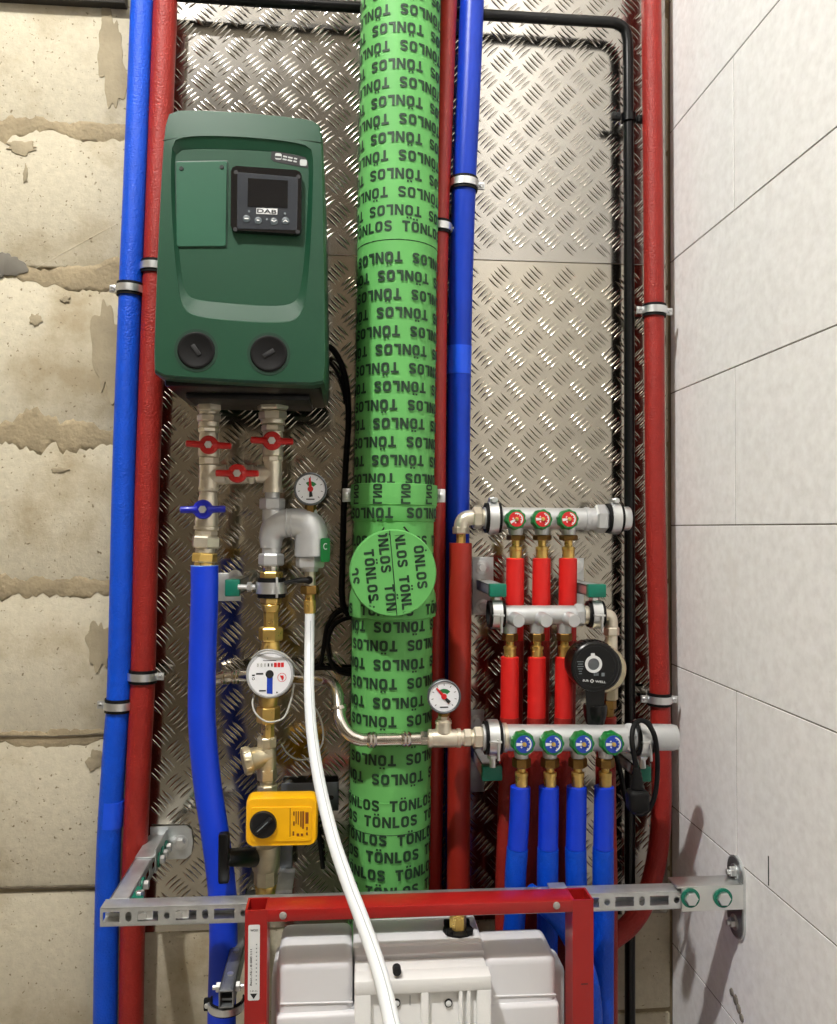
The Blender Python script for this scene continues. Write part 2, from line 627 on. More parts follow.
# cement smears left on the blocks beside the pipes
def smear(cx, cy, rx, ry, seed, thick=0.0012):
    r = random.Random(seed)
    ph = [(r.uniform(0, 6.28), r.uniform(0.04, 0.26) / (1 + k * .12), k) for k in (2, 3, 5, 8, 13)]
    ring = []
    for i in range(60):
        a = 2 * PI * i / 60
        k = 1 + sum(m * math.sin(a * n + p) for p, m, n in ph)
        ring.append((cx + rx * k * math.cos(a), cy + ry * k * math.sin(a)))
    g = G()
    c = P(cx, cy)
    lay = []
    for y, k in ((0.001, 1.0), (-0.0025 - thick * 0.7, 0.98), (-0.0025 - thick, 0.9)):
        lay.append([Vector((c.x + (P(*p).x - c.x) * k, y, c.z + (P(*p).z - c.z) * k)) for p in ring])
    g.loft(lay)
    return obj('cement_smear', g, M_SMEAR, wall_back, 60)


line_ = [P(22, 276, -.001), P(60, 255, -.001), P(100, 233, -.001), P(124, 220, -.001)]
obj('trowel_ridge', G().tube(line_, [.0005, .0014, .0014, .0008], 6), M_BEIGE, wall_back)
smear(107, 350, 13, 52, 1)
smear(112, 60, 14, 46, 2)
smear(100, 645, 12, 26, 3)
smear(36, 320, 6, 6, 4)
smear(66, 300, 5, 3, 5)
smear(22, 148, 16, 6, 6)
smear(26, 175, 2.2, 9, 11)
smear(60, 470, 8, 3, 16)
smear(95, 760, 8, 10, 17)
wet = smear(4, 266, 18, 15, 8, 0.003)
wet.data.materials.clear()
wet.data.materials.append(mat('grey_cement', (116, 112, 103), 0.9, var=(25, 0.12), spec=0.2))
wet.name = 'cement_patch'

# right wall: smooth white aerated blocks with thin joints
wall_right = struct('wall_right', G().ab((XW + 0.0009, RY, 0), (XW + 0.1, 0.1, ZTOP)), M_GLUE)
rz = [P(671, y, 0).z for y in (-128, 3, 133, 262.5, 393.5, 525.5, 664, 806, 943)]
rz = [ZTOP] + [q for q in rz if q < ZTOP - 0.02]
q = rz[-1]
while q > 0.3:
    q -= 0.262
    rz.append(q)
rz[-1] = 0.0
ref_z = P(671, 200, 0).z
YJ = PX(735, 450, XW).y
for i in range(len(rz) - 1):
    z1, z0 = rz[i], rz[i + 1]
    k = min(range(len(rz) - 1), key=lambda j: abs((rz[j] + rz[j + 1]) / 2 - ref_z))
    off = 0.0 if (i - k) % 2 == 0 else -0.3
    cuts = [0.0] + [YJ + off - 0.6 * j for j in range(-1, 9) if RY + .05 < YJ + off - 0.6 * j < -0.05] + [RY]
    for a, b in zip(cuts[:-1], cuts[1:]):
        g = G().ab((XW, b + 0.0012, z0 + 0.0011), (XW + 0.06, a - 0.0012, z1 - 0.0011), 0.0005, 1)
        obj('block', g, M_WHITE, wall_right)
# pencil stroke and cement dab on the white blocks
a, b = PX(768.2, 856, XW - 0.0006), PX(768.8, 886, XW - 0.0006)
obj('pencil_mark', G().ab((XW - 0.0006, a.y - 0.0012, b.z), (XW + 0.001, a.y + 0.0012, a.z)), M_BLKINK, wall_right)
g = G()
for px, py, r in ((732, 992, 0.006), (736, 1000, 0.008), (739, 1009, 0.007), (742, 1018, 0.006)):
    c = PX(px, py, XW)
    g.rev(c + Vector((0.001, 0, 0)), (-1, 0, 0), [(0, r * 1.2), (0.003, r * 0.9), (0.004, r * 0.3)], 9, a0=px)
obj('cement_dab', g, M_GLUE, wall_right)

# dark beam end along the top of the back wall
trim = struct('trim_1', G().ab((RX, -0.022, P(60, 6.5, 0).z), (P(128, 8, 0).x, 0.0, P(60, 6.5, 0).z + 0.14), 0.002), M_SOOT)

# ================================================================ TREAD PLATES
PLX0, PLX1 = P(146, 700, 0).x, P(665.5, 400, 0).x
Z_SEAM = P(560, 263, 0).z
Z_PB = P(190, 930, 0).z
PT = 0.004


def tread_plate(name, label, x0, x1, z0, z1, ox, oz, mp):
    o = obj(name, G().ab((x0, -PT, z0), (x1, -0.0002 - 0.002, z1), 0.0006, 1), mp)
    tag(o, label, 'metal sheet', 'tread plates on the back wall')
    g = G()
    px_, pz_ = 0.0634, 0.0624
    L, W, H, pitch = 0.0370, 0.0029, 0.0019, 0.0091
    ny = -PT + 0.0001
    i0, i1 = int((x0 - ox) / px_) - 1, int((x1 - ox) / px_) + 1
    j0, j1 = int((z0 - oz) / pz_) - 1, int((z1 - oz) / pz_) + 1
    for i in range(i0, i1 + 1):
        for j in range(j0, j1 + 1):
            for s in (0, 1):
                cx, cz = ox + (i + 0.5 * s) * px_, oz + (j + 0.5 * s) * pz_
                an = math.radians(43 if s == 0 else 137)
                ux, uz = math.cos(an), math.sin(an)
                vx, vz = -uz, ux
                for b in range(5):
                    t = (b - 2) * pitch
                    bx, bz = cx + vx * t, cz + vz * t
                    l = L * (1.0 if b in (1, 2, 3) else 0.92) / 2
                    if not (x0 + l < bx < x1 - l and z0 + l < bz < z1 - l):
                        continue
                    q = lambda a, w, h: (bx + ux * a + vx * w, ny - h, bz + uz * a + vz * w)
                    vs = [q(-l, 0, 0), q(-l * .5, W * .8, 0), q(0, W, 0), q(l * .5, W * .8, 0), q(l, 0, 0), q(l * .5, -W * .8, 0), q(0, -W, 0), q(-l * .5, -W * .8, 0),
                          q(-l * .5, 0, H * .8), q(0, 0, H), q(l * .5, 0, H * .8)]
                    g.add(vs, [(0, 1, 8), (1, 2, 9, 8), (2, 3, 10, 9), (3, 4, 10), (4, 5, 10), (5, 6, 9, 10), (6, 7, 8, 9), (7, 0, 8)])
    t = obj('raised_tread', g, mp, o, 70)
    t['kind'] = 'stuff'
    return o


o1, o2 = P(516.1, 325.7, 0), P(518, 110.8, 0)
tread_plate('tread_plate', 'upper aluminium tread plate behind the green pump and black pipe', PLX0, PLX1, Z_SEAM + 0.0006, 2.98, o2.x, o2.z, M_PLATE)
tread_plate('tread_plate', 'lower aluminium tread plate behind the manifolds and water meter', PLX0, PLX1, Z_PB, Z_SEAM - 0.0006, o1.x, o1.z, M_PLATE2)


# ================================================================ PIPE CLAMPS AND PIPES
def pipe_clamp(label, c, axis, r, ear, ear_len=0.012, stud=True, width=0.013, screw_front=True, group='rubber lined pipe clamps', wall_y=-PT):
    """two-part band with a rubber lining; ear is the direction of its screw lugs"""
    c = Vector(c)
    ax = Vector(axis).normalized()
    t = thing('pipe_clamp', label, 'pipe clamp', c, group)
    fr = frame(c, ax, (0, -1, 0) if abs(ax.y) < 0.9 else (0, 0, 1))
    w = width
    obj('rubber_lining', G().ring(fr, r + 0.0004, r + 0.0032, -w * 0.92, w * 0.92, n=32), M_RUBBER, t)
    obj('band', G().ring(fr, r + 0.003, r + 0.0052, -w * 0.5, w * 0.5, n=32), M_ZINC, t)
    e = Vector(ear)
    e = (e - ax * e.dot(ax)).normalized()
    side = ax.cross(e)
    for s in (1, -1):
        lc = c + e * s * (r + 0.004 + ear_len / 2)
        fl = (lc, e, ax, side)
        obj('lug', G().box(lc, (ear_len, 0.006, w), 0.0008, fl), M_ZINC, t)
        d = side if side.y < 0 or (abs(side.y) < 0.1 and side.z > 0) else -side
        sc = obj('screw', G().rev(lc + d * 0.002, d, [(0, 0.0040), (0.003, 0.0040), (0.0042, 0.003)], 14), M_ZINC, t)
        obj('screw_slot', G().box(lc + d * 0.0063, (0.005, 0.001, 0.0009), 0, (lc, e, ax, d)), M_CHAR, sc)
    if stud:
        y1 = wall_y
        obj('stud', G().tube([c + Vector((0, r + 0.003, 0)), (c.x, y1, c.z)], 0.004, 10), M_ZINC, t)
    return t


def run_on(pts, rows):
    """carry a pipe on past the edges of the photo, up towards the ceiling and down to the floor"""
    if rows[0][1] < -10:
        d = (pts[0] - pts[1]).normalized()
        pts = [pts[0] + d * 0.6] + pts
    if rows[-1][1] >= 1040:
        d = (pts[-1] - pts[-2]).normalized()
        pts = pts + [pts[-1] + d * ((pts[-1].z - 0.04) / max(0.2, -d.z))]
    return pts


def lagged_pipe(name, label, rows, rpx, m, group, seg=28, n=8, cat='pipe'):
    pts = run_on(pxpath(rows, n), rows)
    r = rpx * S(rows[len(rows) // 2][2])
    o = obj(name, G().tube(pts, r, seg), m, None, 50)
    tag(o, label, cat, group)
    return o, r


GP = 'foam lagged pipes on the back wall'
YL = -0.046
blue_l, rbl = lagged_pipe('insulated_pipe', 'long blue insulated pipe running down the beige block wall at far left',
                     [(142.5, 1.5, YL), (137, 140, YL), (131, 285, YL), (126, 420, YL), (123.5, 500, YL), (121, 620, YL), (118.5, 700, YL), (114, 760, YL), (109.5, 830, YL), (107, 905, YL), (105, 1040, YL)], 11.2, M_BLUEF, GP)
a, b = P(112.2, 800, YL), P(110.6, 826, YL)
obj('tape_wrap', G().tube([a, b], rbl + 0.0006, 28), M_TAPE, blue_l)
red_l, rrl = lagged_pipe('insulated_pipe', 'red insulated pipe beside the long blue one, passing behind the green pump',
                    [(165.5, 1.5, YL), (160.5, 130, YL), (155.5, 265, YL), (150.5, 400, YL), (147, 500, YL), (144, 640, YL), (142.5, 690, YL), (138.5, 770, YL), (134, 880, YL), (132, 960, YL), (131, 1040, YL)], 11.6, M_REDF, GP)
red_r, rrr = lagged_pipe('insulated_pipe', 'red insulated pipe down the right corner, curving under the steel rail',
                    [(651, -25, -.06), (652.5, 120, -.06), (654, 300, -.06), (655.3, 500, -.06), (658.5, 640, -.06), (660.5, 720, -.06), (661.5, 800, -.06), (658, 850, -.065), (648, 893, -.075), (632, 922, -.085), (608, 942, -.09)], 10.2, M_REDF, GP)
red_m, rrm = lagged_pipe('insulated_pipe', 'narrow dark red pipe squeezed between the green duct and the blue pipe',
                    [(449, -25, -.085), (443.5, 120, -.085), (439, 250, -.08), (436.8, 450, -.06), (435.5, 700, -.05), (432.5, 900, -.05), (431, 1040, -.05)], 9.2, mat('brick_red_foam', (164, 40, 32), 0.42, bump=(220, 0.15, 0.0012), var=(20, 0.08)), GP)
blue_m, rbm = lagged_pipe('insulated_pipe', 'blue insulated pipe right of the green duct, ending behind the brass elbow',
                     [(473, -25, -.085), (468, 100, -.085), (464, 185, -.08), (460.5, 300, -.065), (458.5, 430, -.05), (457.5, 560, -.042), (457, 900, -.042)], 12.1, mat('deep_blue_foam', (0, 52, 174), 0.38, bump=(120, 0.12, 0.0015), var=(16, 0.08), spec=0.4), GP)
a, b = P(459.5, 346, -.06), P(458.9, 374, -.056)
obj('tape_wrap', G().tube([a, b], rbm + 0.0006, 28), M_TAPE, blue_m)
red_e, rre = lagged_pipe('insulated_pipe', 'dark red insulated pipe hanging from the nickel elbow beside the green duct',
                    [(460.5, 543, -.095), (460, 620, -.095), (459.3, 720, -.095), (458.5, 880, -.095), (458, 1040, -.095)], 11.6, M_REDD, GP)

# clamps on the long pipes
def clamp_at(label, px, py, Y, r, ear, **k):
    return pipe_clamp(label, P(px, py, Y), (0.03, 0, 1), r, ear, **k)


clamp_at('steel clamp on the long blue pipe beside the pump', 130.5, 290, YL, rbl, (1, 0, 0.06), wall_y=0.0)
clamp_at('steel clamp on the left red pipe, half behind the pump', 155, 268, YL, rrl, (1, 0.0, 0.0))
clamp_at('steel clamp low on the long blue pipe', 118.5, 705, YL, rbl, (1, 0, 0.02), wall_y=0.0)
clamp_at('steel clamp low on the left red pipe above the angle bracket', 142.7, 676, YL, rrl, (1, 0, 0.05))
clamp_at('steel clamp on the right corner red pipe, level with the green pump', 654.3, 311, -.06, rrr, (1, 0, 0.0))
clamp_at('steel clamp on the right corner red pipe beside the round black pump', 659, 699, -.06, rrr, (1, 0, 0.0))
clamp_at('steel clamp on the blue pipe right of the green duct', 464, 185, -.08, rbm, (1, 0, 0.0))
clamp_at('small steel clamp on the narrow red pipe beside the green duct', 440, 228, -.081, rrm, (1, 0, 0.0))

# black pipe along the top and down the right side
YB = -0.042
pts = [P(x, y, YB) for x, y in ((122, -8), (260, 1.5), (360, 7.5), (485, 15), (560, 19.5), (605, 22.0))]
bend = smooth([P(605, 22.0, YB), P(616, 23.5, YB), P(625, 30, YB), P(627.8, 42, YB)], 5)
dn = [P(x, y, YB) for x, y in ((628, 60), (628.8, 200), (629.3, 400), (629.8, 700), (630, 1040), (630.5, 1480))]
bp = obj('black_pipe', G().tube(pts[:-1] + bend + dn, 5.4 * S(YB), 20), M_BLACKP, None, 50)
tag(bp, 'thin glossy black pipe across the top, bending down the right side', 'pipe')
rbp = 5.4 * S(YB)
t = thing('pipe_clip', 'black plastic clip holding the vertical black pipe', 'pipe clip', P(628.4, 118, YB))
fr = frame(P(628.4, 118, YB), (0, 0, 1), (0, -1, 0))
obj('clip_band', G().ring(fr, rbp + 0.0003, rbp + 0.004, -0.008, 0.008, n=24), M_BLACKP, t)
for s in (1, -1):
    c = P(628.4 + s * 12.5, 118 + s * 1.5, YB)
    lg = obj('lug', G().box(c, (0.018, 0.012, 0.014), 0.002), M_BLACKP, t)
    obj('screw', G().rev(c + Vector((0.002, -0.006, 0)), (0, -1, 0), [(0, 0.004), (0.003, 0.004)], 12), M_CHAR, lg)
obj('stud', G().tube([P(628.4, 118, YB + rbp), P(628.4, 118, -PT)], 0.004, 10), M_ZINC, t)

# ================================================================ GREEN VENT DUCT
YV = -0.13
va, vb = P(401, -25, YV), P(387.3, 1010, YV)
vdir = (vb - va).normalized()
RV = 40.3 * S(YV)


def vpos(py):
    """axis point of the duct at a row of the photo"""
    lo, hi = va, vb
    z = P(395, py, YV - RV * 0.9).z
    t = (z - va.z) / (vb.z - va.z)
    return va + (vb - va) * t


vent = thing('vent_duct', 'fat green foam wrapped duct printed all over, running floor to ceiling', 'duct', vb + (vb - va) * 0.35)
vseg = [(-330, 240.5, 0.0), (240.5, 484, -0.0008), (484, 802, -0.0006), (802, 834, 0.0), (834, 1440, -0.001)]
for y0, y1, dr in vseg:
    a, b = vpos(y0), vpos(y1)
    n = 12
    ptsv = [a + (b - a) * k / n for k in range(n + 1)]
    rr = [RV + dr + random.uniform(-0.0006, 0.0006) for _ in range(n + 1)]
    rr[0] = RV + dr + 0.0006
    ptsv = [a] + ptsv
    rr = [RV + dr - 0.0015] + rr
    obj('foam_wrap', G().tube(ptsv, rr, 48), M_VENT, vent, 50)
# socket collar with its ears, and the flared necks above and below the inspection opening
def vrev(rows):
    a = vpos(rows[0][0])
    return [((vpos(y) - a).dot(vdir), r) for y, r in rows], a


pr, a = vrev([(483, RV), (483.5, RV + 0.005), (494, RV + 0.006), (504.5, RV + 0.005), (505.5, RV + 0.003)])
col_ = obj('collar', G().rev(a, vdir, pr, 48, cap=False), M_VENT, vent)
pr, a = vrev([(505, RV + 0.0035), (508, RV + 0.0035), (516, RV + 0.003), (521, RV + 0.0005), (522, RV - 0.002)])
obj('neck', G().rev(a, vdir, pr, 48, cap=False), M_VENT, vent)
pr, a = vrev([(590, RV + 0.001), (596, RV + 0.004), (606, RV + 0.0055), (617, RV + 0.005), (619, RV + 0.0045), (620, RV - 0.001)])
obj('neck', G().rev(a, vdir, pr, 48, cap=False), M_VENT, vent)
for s in (-1, 1):
    c = vpos(494) + Vector((s * (RV + 0.012), 0.0, 0.0))
    ear = obj('clamp_ear', G().box(c, (0.016, 0.004, 0.024), 0.0018), M_ZINC, vent)
    obj('screw', G().rev(c + Vector((s * 0.001, -0.002, 0)), (0, -1, 0), [(0, 0.005), (0.004, 0.005), (0.005, 0.003)], 12), M_ZINC, ear)
obj('seam', G().tube([vpos(240.5) + Vector((RV * 1.0008 * math.sin(k * PI / 14), -RV * 1.0008 * math.cos(k * PI / 14), 0)) for k in range(-13, 14)], 0.0008, 6), M_INK, vent)
obj('seam', G().tube([vpos(834) + Vector((RV * math.sin(k * PI / 14), -RV * math.cos(k * PI / 14), 0)) for k in range(-13, 14)], 0.0006, 6), M_INK, vent)

# printed rows of lettering, wrapped round the duct
WW, WH = 0.0955, 0.0182
tv, tf, tw, th = block_word('TÖNLOS', 0.25)


def wrap_words(parent, py, phase, flip, r):
    for k in range(4):
        g = G()
        wrap_row(g, py, phase, flip, r, only=k)
        obj('lettering', g, M_INK, parent)


def wrap_row(g, py, phase, flip, r=None, w=WW, h=WH, skew=0.0, only=None):
    r = (r or RV) + 0.0011
    c = vpos(py)
    for k in (range(4) if only is None else (only,)):
        th0 = (k + phase) * 2 * PI / 4
        vs = []
        for x, y in tv:
            X, Y = x * w / tw, y * h / th
            if flip:
                X, Y = -X, -Y
            an = th0 + X / r
            vs.append(c + Vector((r * math.sin(an), -r * math.cos(an), 0)) - vdir * (Y + skew * math.sin(an)))
        g.add(vs, tf)


g = G()
for i in range(-16, 12):
    wrap_row(g, 11 + 18.2 * i, -0.083 if i % 2 else 0.385, True)
wrap_row(g, 227, 0.455, False)
for i in range(13):
    wrap_row(g, 258 + 18.4 * i, 0.09 - 0.006 * i if i % 2 else -0.38 - 0.006 * i, True)
for i, py in enumerate((627, 645.5, 664.5, 683.5, 702.5, 721, 740, 759.5, 778.5)):
    wrap_row(g, py, -0.38 if i % 2 else 0.10, True)
for i, py in enumerate((805, 821, 839, 856, 874, 891, 909, 927)):
    wrap_row(g, py, (-0.02 if i < 3 else 0.02) if i % 2 else (0.38, 0, 0.5, 0, 0.48, 0, 0.48)[i], False)
wrap_row(g, 541, 0.12, False)
wrap_row(g, 559, -0.25, False)
obj('lettering', g, M_INK, vent)
wrap_words(vent, 513, -0.45, True, RV + 0.0035)
wrap_words(vent, 610, -0.13, False, RV + 0.0055)
# the strip on the collar is wound sideways: letters stand on end
sv, sf, sw, sh = block_word('LNO', 0.25)
for k in range(10):
    an0 = k * 2 * PI / 10 + 0.2
    r = RV + 0.0066
    c = vpos(494)
    vs = []
    for x, y in sv:
        X, Y = x * 0.034 / sw, y * 0.0165 / sh
        an = an0 + Y / r
        vs.append(c + Vector((r * math.sin(an), -r * math.cos(an), 0)) - vdir * X)
    obj('lettering', G().add(vs, sf), M_INK, col_)

# inspection stub facing the camera with its wrapped cap
YC = -0.245
cc = P(393.3, 573, YC)
RC = 43.8 * S(YC)
g = G().rev(cc, (0, 1, 0), [(0.0, RC - 0.002), (0.003, RC - 0.0004), (0.006, RC), (0.03, RC), (0.034, RC - 0.004), (0.12, RC - 0.005)], 56)
cap = obj('inspection_cap', g, M_VENT, vent)
fr = frame(cc, (0, -1, 0), (0, 0, 1), spin=math.radians(6))
g = G()
obj('seam', G().tube([at(fr, 0.001, RC * 0.97, 0.0002), at(fr, 0.0, -RC * 0.1, 0.0006), at(fr, -0.001, -RC * 0.97, 0.0002)], 0.0008, 6), M_INK, cap)
tvf = block_word('TÖNLOS', 0.12)
for x0, y0 in ((-0.048, -0.075), (-0.036, 0.0), (-0.011, 0.044), (-0.0115 + 0.003, -0.060), (0.0165, 0.050), (0.0165, -0.048), (0.045, 0.012), (-0.0635, 0.03)):
    fl = (at(fr, x0, y0), -fr[2], fr[1], fr[3])
    vs = [(x * 0.084 / tvf[2], y * 0.0165 / tvf[3]) for x, y in tvf[0]]
    keep = []
    for f in tvf[1]:
        ok = True
        for i in f:
            # inside the disc
            p = at(fl, *vs[i]) - cc
            if p.length > RC - 0.004:
                ok = False
        if ok:
            keep.append(f)
    g.add([at(fl, a, b, 0.0006) for a, b in vs], keep)
obj('lettering', g, M_INK, cap)
# two short black ties above the cap
obj('tie_wire', G().tube([P(378.5, 537, -.205), P(382, 531, -.214), P(384, 528, -.206)], 0.0016, 8), M_BLACKP, vent)
obj('tie_wire', G().tube([P(404, 527, -.206), P(409, 533, -.214), P(414, 541, -.205)], 0.0016, 8), M_BLACKP, vent)

# ================================================================ GREEN BOOSTER PUMP
YP = -0.33
pump = thing('booster_pump', 'dark green booster pump box with a small control panel, on the wall', 'water pump', P(240, 396, -0.2))


def rays(poly, c, n=96, s0=0.0):
    """resample a closed star-shaped polygon at n even angles round c"""
    out = []
    m = len(poly)
    for i in range(n):
        a = s0 + 2 * PI * i / n
        dx, dy = math.cos(a), math.sin(a)
        best = None
        for k in range(m):
            x0, y0 = poly[k][0] - c[0], poly[k][1] - c[1]
            x1, y1 = poly[(k + 1) % m][0] - c[0], poly[(k + 1) % m][1] - c[1]
            ex, ey = x1 - x0, y1 - y0
            den = dx * ey - dy * ex
            if abs(den) < 1e-9:
                continue
            t = (x0 * ey - y0 * ex) / den
            u = (x0 * dy - y0 * dx) / den
            if t > 0 and -1e-6 <= u <= 1 + 1e-6 and (best is None or t < best):
                best = t
        out.append((c[0] + dx * best, c[1] + dy * best))
    return out


def chaikin(poly, it=2):
    for _ in range(it):
        q = []
        for i in range(len(poly)):
            a, b = poly[i], poly[(i + 1) % len(poly)]
            q.append((a[0] * .78 + b[0] * .22, a[1] * .78 + b[1] * .22))
            q.append((a[0] * .22 + b[0] * .78, a[1] * .22 + b[1] * .78))
        poly = q
    return poly


outer = [(162.5, 141), (165.5, 111), (175, 107), (200, 107), (240, 109), (280, 113), (318, 117.5), (322, 129), (323, 145), (325, 250), (327, 380), (323, 385.5), (280, 384.5), (220, 381.5), (156, 377.5), (152.5, 372), (155, 290), (159, 200)]
shield_o = [(171, 150), (175, 138), (200, 135.5), (240, 136.5), (280, 140), (305, 144.5), (312, 149), (313.5, 160), (312, 220), (309, 270), (305, 305), (300, 317), (290, 322.5), (262, 323), (225, 320.5), (196, 317), (184, 311), (179, 296), (174, 250), (171, 200)]
shield_i = [(174.5, 160), (177, 150), (200, 148.5), (240, 149.5), (280, 152), (300, 155), (308, 159), (309, 170), (307, 220), (304, 262), (300, 292), (296, 301), (287, 305.5), (262, 306), (225, 303), (196, 300), (187, 295), (182.5, 282), (178, 240), (175.5, 200)]
NC = (242, 240)
oo = rays(chaikin(outer, 2), NC)
so = rays(chaikin(shield_o, 3), NC)
si = rays(chaikin(shield_i, 3), NC)


def ringpx(pp, Y):
    return [P(x, y, Y) for x, y in pp]


def grow(pp, k):
    return [(NC[0] + (x - NC[0]) * k, NC[1] + (y - NC[1]) * k) for x, y in pp]


front = ringpx(oo, YP)
cw = P(NC[0], NC[1], YP)


def back(k, Y, dz=0.0):
    out = []
    for p in front:
        out.append(Vector((cw.x + (p.x - cw.x) * k, Y, cw.z + (p.z - cw.z) * k + dz)))
    return out


def topback(ring):
    """the upper edge of the front leans back"""
    out = []
    for p in ring:
        q = p.copy()
        zt = P(240, 143, YP).z
        if p.z > zt:
            q.y += (p.z - zt) * 0.06
        out.append(q)
    return out


g = G()
g.loft([back(0.985, -0.075), back(1.0, -0.09), back(1.0, YP + 0.014), topback(back(0.995, YP + 0.005)), topback(back(0.98, YP)),
        ringpx(so, YP - 0.0005), ringpx(grow(so, 0.992), YP + 0.001), ringpx(grow(si, 1.004), YP + 0.0065), ringpx(si, YP + 0.007)], True, True)
housing = obj('housing', g, M_PUMPG, pump, 24)
# crease across the top
obj('crease', G().tube([P(162.8, 140.5, YP - .0002), P(200, 136.5 - 3, YP + .001), P(240, 134.5, YP + .001), P(280, 137.5, YP + .001), P(322.5, 142.5, YP - .0002)], 0.0007, 6), mat('deep_green_seam_and_shade', (12, 50, 34), 0.5, var=(30, 0.1)), housing)
# black base under the housing
zb = P(240, 381, YP).z
g = G()
xa, xb = P(160, 380, YP).x, P(321, 380, YP).x
g.ab((xa, -0.30, zb - 0.005), (xb, -0.09, zb + 0.02), 0.004)
base = obj('base', g, M_BLACKP, pump)
obj('foot', G().ab((xa + 0.02, -0.24, zb - 0.014), (xb - 0.02, -0.11, zb - 0.003), 0.004), M_CHAR, base)
obj('mounting_plate', G().ab((xa + 0.02, -0.092, zb + 0.03), (xb - 0.02, -PT - .002, zb + 0.33), 0.003), M_BLACKP, pump)

YI = YP + 0.007
# cover plate with two screws
def quad_plate(name, corners, Y0, thick, m, parent, r=0.003):
    c = [P(x, y, Y0) for x, y in corners]
    cen = sum(c, Vector()) / 4
    ring = []
    for i in range(4):
        p, a, b = c[i], c[i - 1], c[(i + 1) % 4]
        ring += [p + (a - p).normalized() * r, p + ((a - p).normalized() + (b - p).normalized()) * r * 0.3, p + (b - p).normalized() * r]
    g = G().loft([[q + Vector((0, 0.001, 0)) for q in ring], [q - Vector((0, thick * .7, 0)) for q in ring], [cen + (q - cen) * 0.985 - Vector((0, thick, 0)) for q in ring]])
    return obj(name, g, m, parent, 20)


rim = quad_plate('cover_rim', [(175.2, 161.5), (228.6, 160.5), (227.2, 248.2), (175.6, 248.4)], YI, 0.0012, mat('deep_green_seam_and_shade', (12, 50, 34)), pump)
cov = quad_plate('cover_plate', [(176.4, 162.7), (227.4, 161.7), (226, 247), (176.8, 247.2)], YI, 0.0028, M_PUMPG2, pump)
for x, y in ((181.5, 168.5), (221.8, 167.2)):
    obj('screw', G().rev(P(x, y, YI - 0.0026), (0, -1, 0), [(0, 0.0034), (0.0014, 0.003)], 12), M_BLKINK, cov)
# control panel
bez = quad_plate('panel_bezel', [(231.6, 168), (302.4, 173), (302, 237), (231, 233)], YI, 0.011, M_GLOSS, pump, 0.008)
fas = quad_plate('fascia', [(237.5, 172.5), (298, 177.5), (297, 230.5), (237, 229)], YI - 0.0103, 0.0014, M_FACE, pump, 0.003)
YF = YI - 0.0120
obj('screen', G().loft([[P(x, y, YF + .001) for x, y in ((248, 178), (288, 180.5), (287.5, 208), (247.5, 206.5))], [P(x, y, YF - .0003) for x, y in ((248, 178), (288, 180.5), (287.5, 208), (247.5, 206.5))]]), M_SCREEN, fas)
lg_ = obj('badge', G().loft([[P(x, y, Y) for x, y in ((256.5, 208), (277.5, 208.8), (277.3, 214.6), (256.3, 213.8))] for Y in (YF + .001, YF - .0004)]), M_PRINT, fas)
fr = frame(P(266.9, 211.4, YF - .0004), spin=math.radians(-2))
obj('lettering', put_text(G(), 'DAB', fr, 0.029, 0.0062, 0.0004, 0.02), M_FACE, lg_)
for i, (x, y) in enumerate(((246.5, 218.7), (258.2, 220.6), (274, 221.5), (285.5, 220.8))):
    c = P(x, y, YF)
    bt = obj('button', G().rev(c, (0, -1, 0), [(-.001, 0.0056), (0.0004, 0.0056), (0.0007, 0.0050)], 18), mat('button_grey', (78, 88, 92), 0.45, var=(40, 0.05)), fas)
    f2 = frame(c + Vector((0, -0.0009, 0)))
    g = G()
    if i == 0:
        g.prism(f2, rrect(0.0064, 0.0018, 0.0005), 0, 0.0003)
    elif i == 1:
        g.prism(f2, rrect(0.004, 0.0018, 0.0005), 0, 0.0003)
    elif i == 2:
        g.prism(f2, [(-0.004, 0.0014), (0, -0.0014), (0.004, 0.0014), (0.003, 0.0022), (0, 0.0004), (-0.003, 0.0022)], 0, 0.0003)
    else:
        g.prism(f2, [(-0.004, -0.0014), (0, 0.0014), (0.004, -0.0014), (0.003, -0.0022), (0, -0.0004), (-0.003, -0.0022)], 0, 0.0003)
    obj('symbol', g, M_PRINT, bt)
for x, y in ((249, 211.3), (267, 219.2), (285, 213.5)):
    obj('indicator', G().rev(P(x, y, YF), (0, -1, 0), [(-.001, 0.0017), (0.0004, 0.0017)], 10), M_GREYP, fas)
for x, y in ((236, 172.5), (298.4, 177), (297.6, 232), (235.4, 229.6)):
    obj('screw', G().rev(P(x, y, YI - 0.010), (0, -1, 0), [(0, 0.0038), (0.0016, 0.0032)], 12), M_BLKINK, bez)
# sticker top right
fr = frame(P(289.7, 159.8, YI), spin=math.radians(-9))
stk = obj('sticker', G().prism(fr, [(-0.029, 0.0085), (0.028, 0.0085), (0.029, -0.0075), (-0.022, -0.0075), (-0.028, -0.004)], -0.0005, 0.0005), M_BLKINK, pump)
for mx_, my_, mw_ in ((-0.0175, 0.0015, 0.0115), (0.021, -0.0005, 0.0125)):
    obj('sticker_mark', G().prism(frame(at(fr, mx_, my_, 0.0005), spin=math.radians(-2)), rrect(mw_ * .85, 0.0098, 0.0025), 0, 0.0003), mat('soft_white_print', (186, 190, 188), 0.5, var=(60, 0.06)), stk)
g = G()
for yy in (0.0022, -0.0022):
    for x0, w_ in ((-0.0075, 0.0062), (0.0005, 0.0070), (0.0085, 0.0050)):
        g.prism(frame(at(fr, x0, yy + 0.001, 0.0005), spin=math.radians(-9)), rrect(w_, 0.0022, 0.0004), 0, 0.0003)
obj('sticker_lines', g, mat('soft_white_print', (186, 190, 188)), stk)
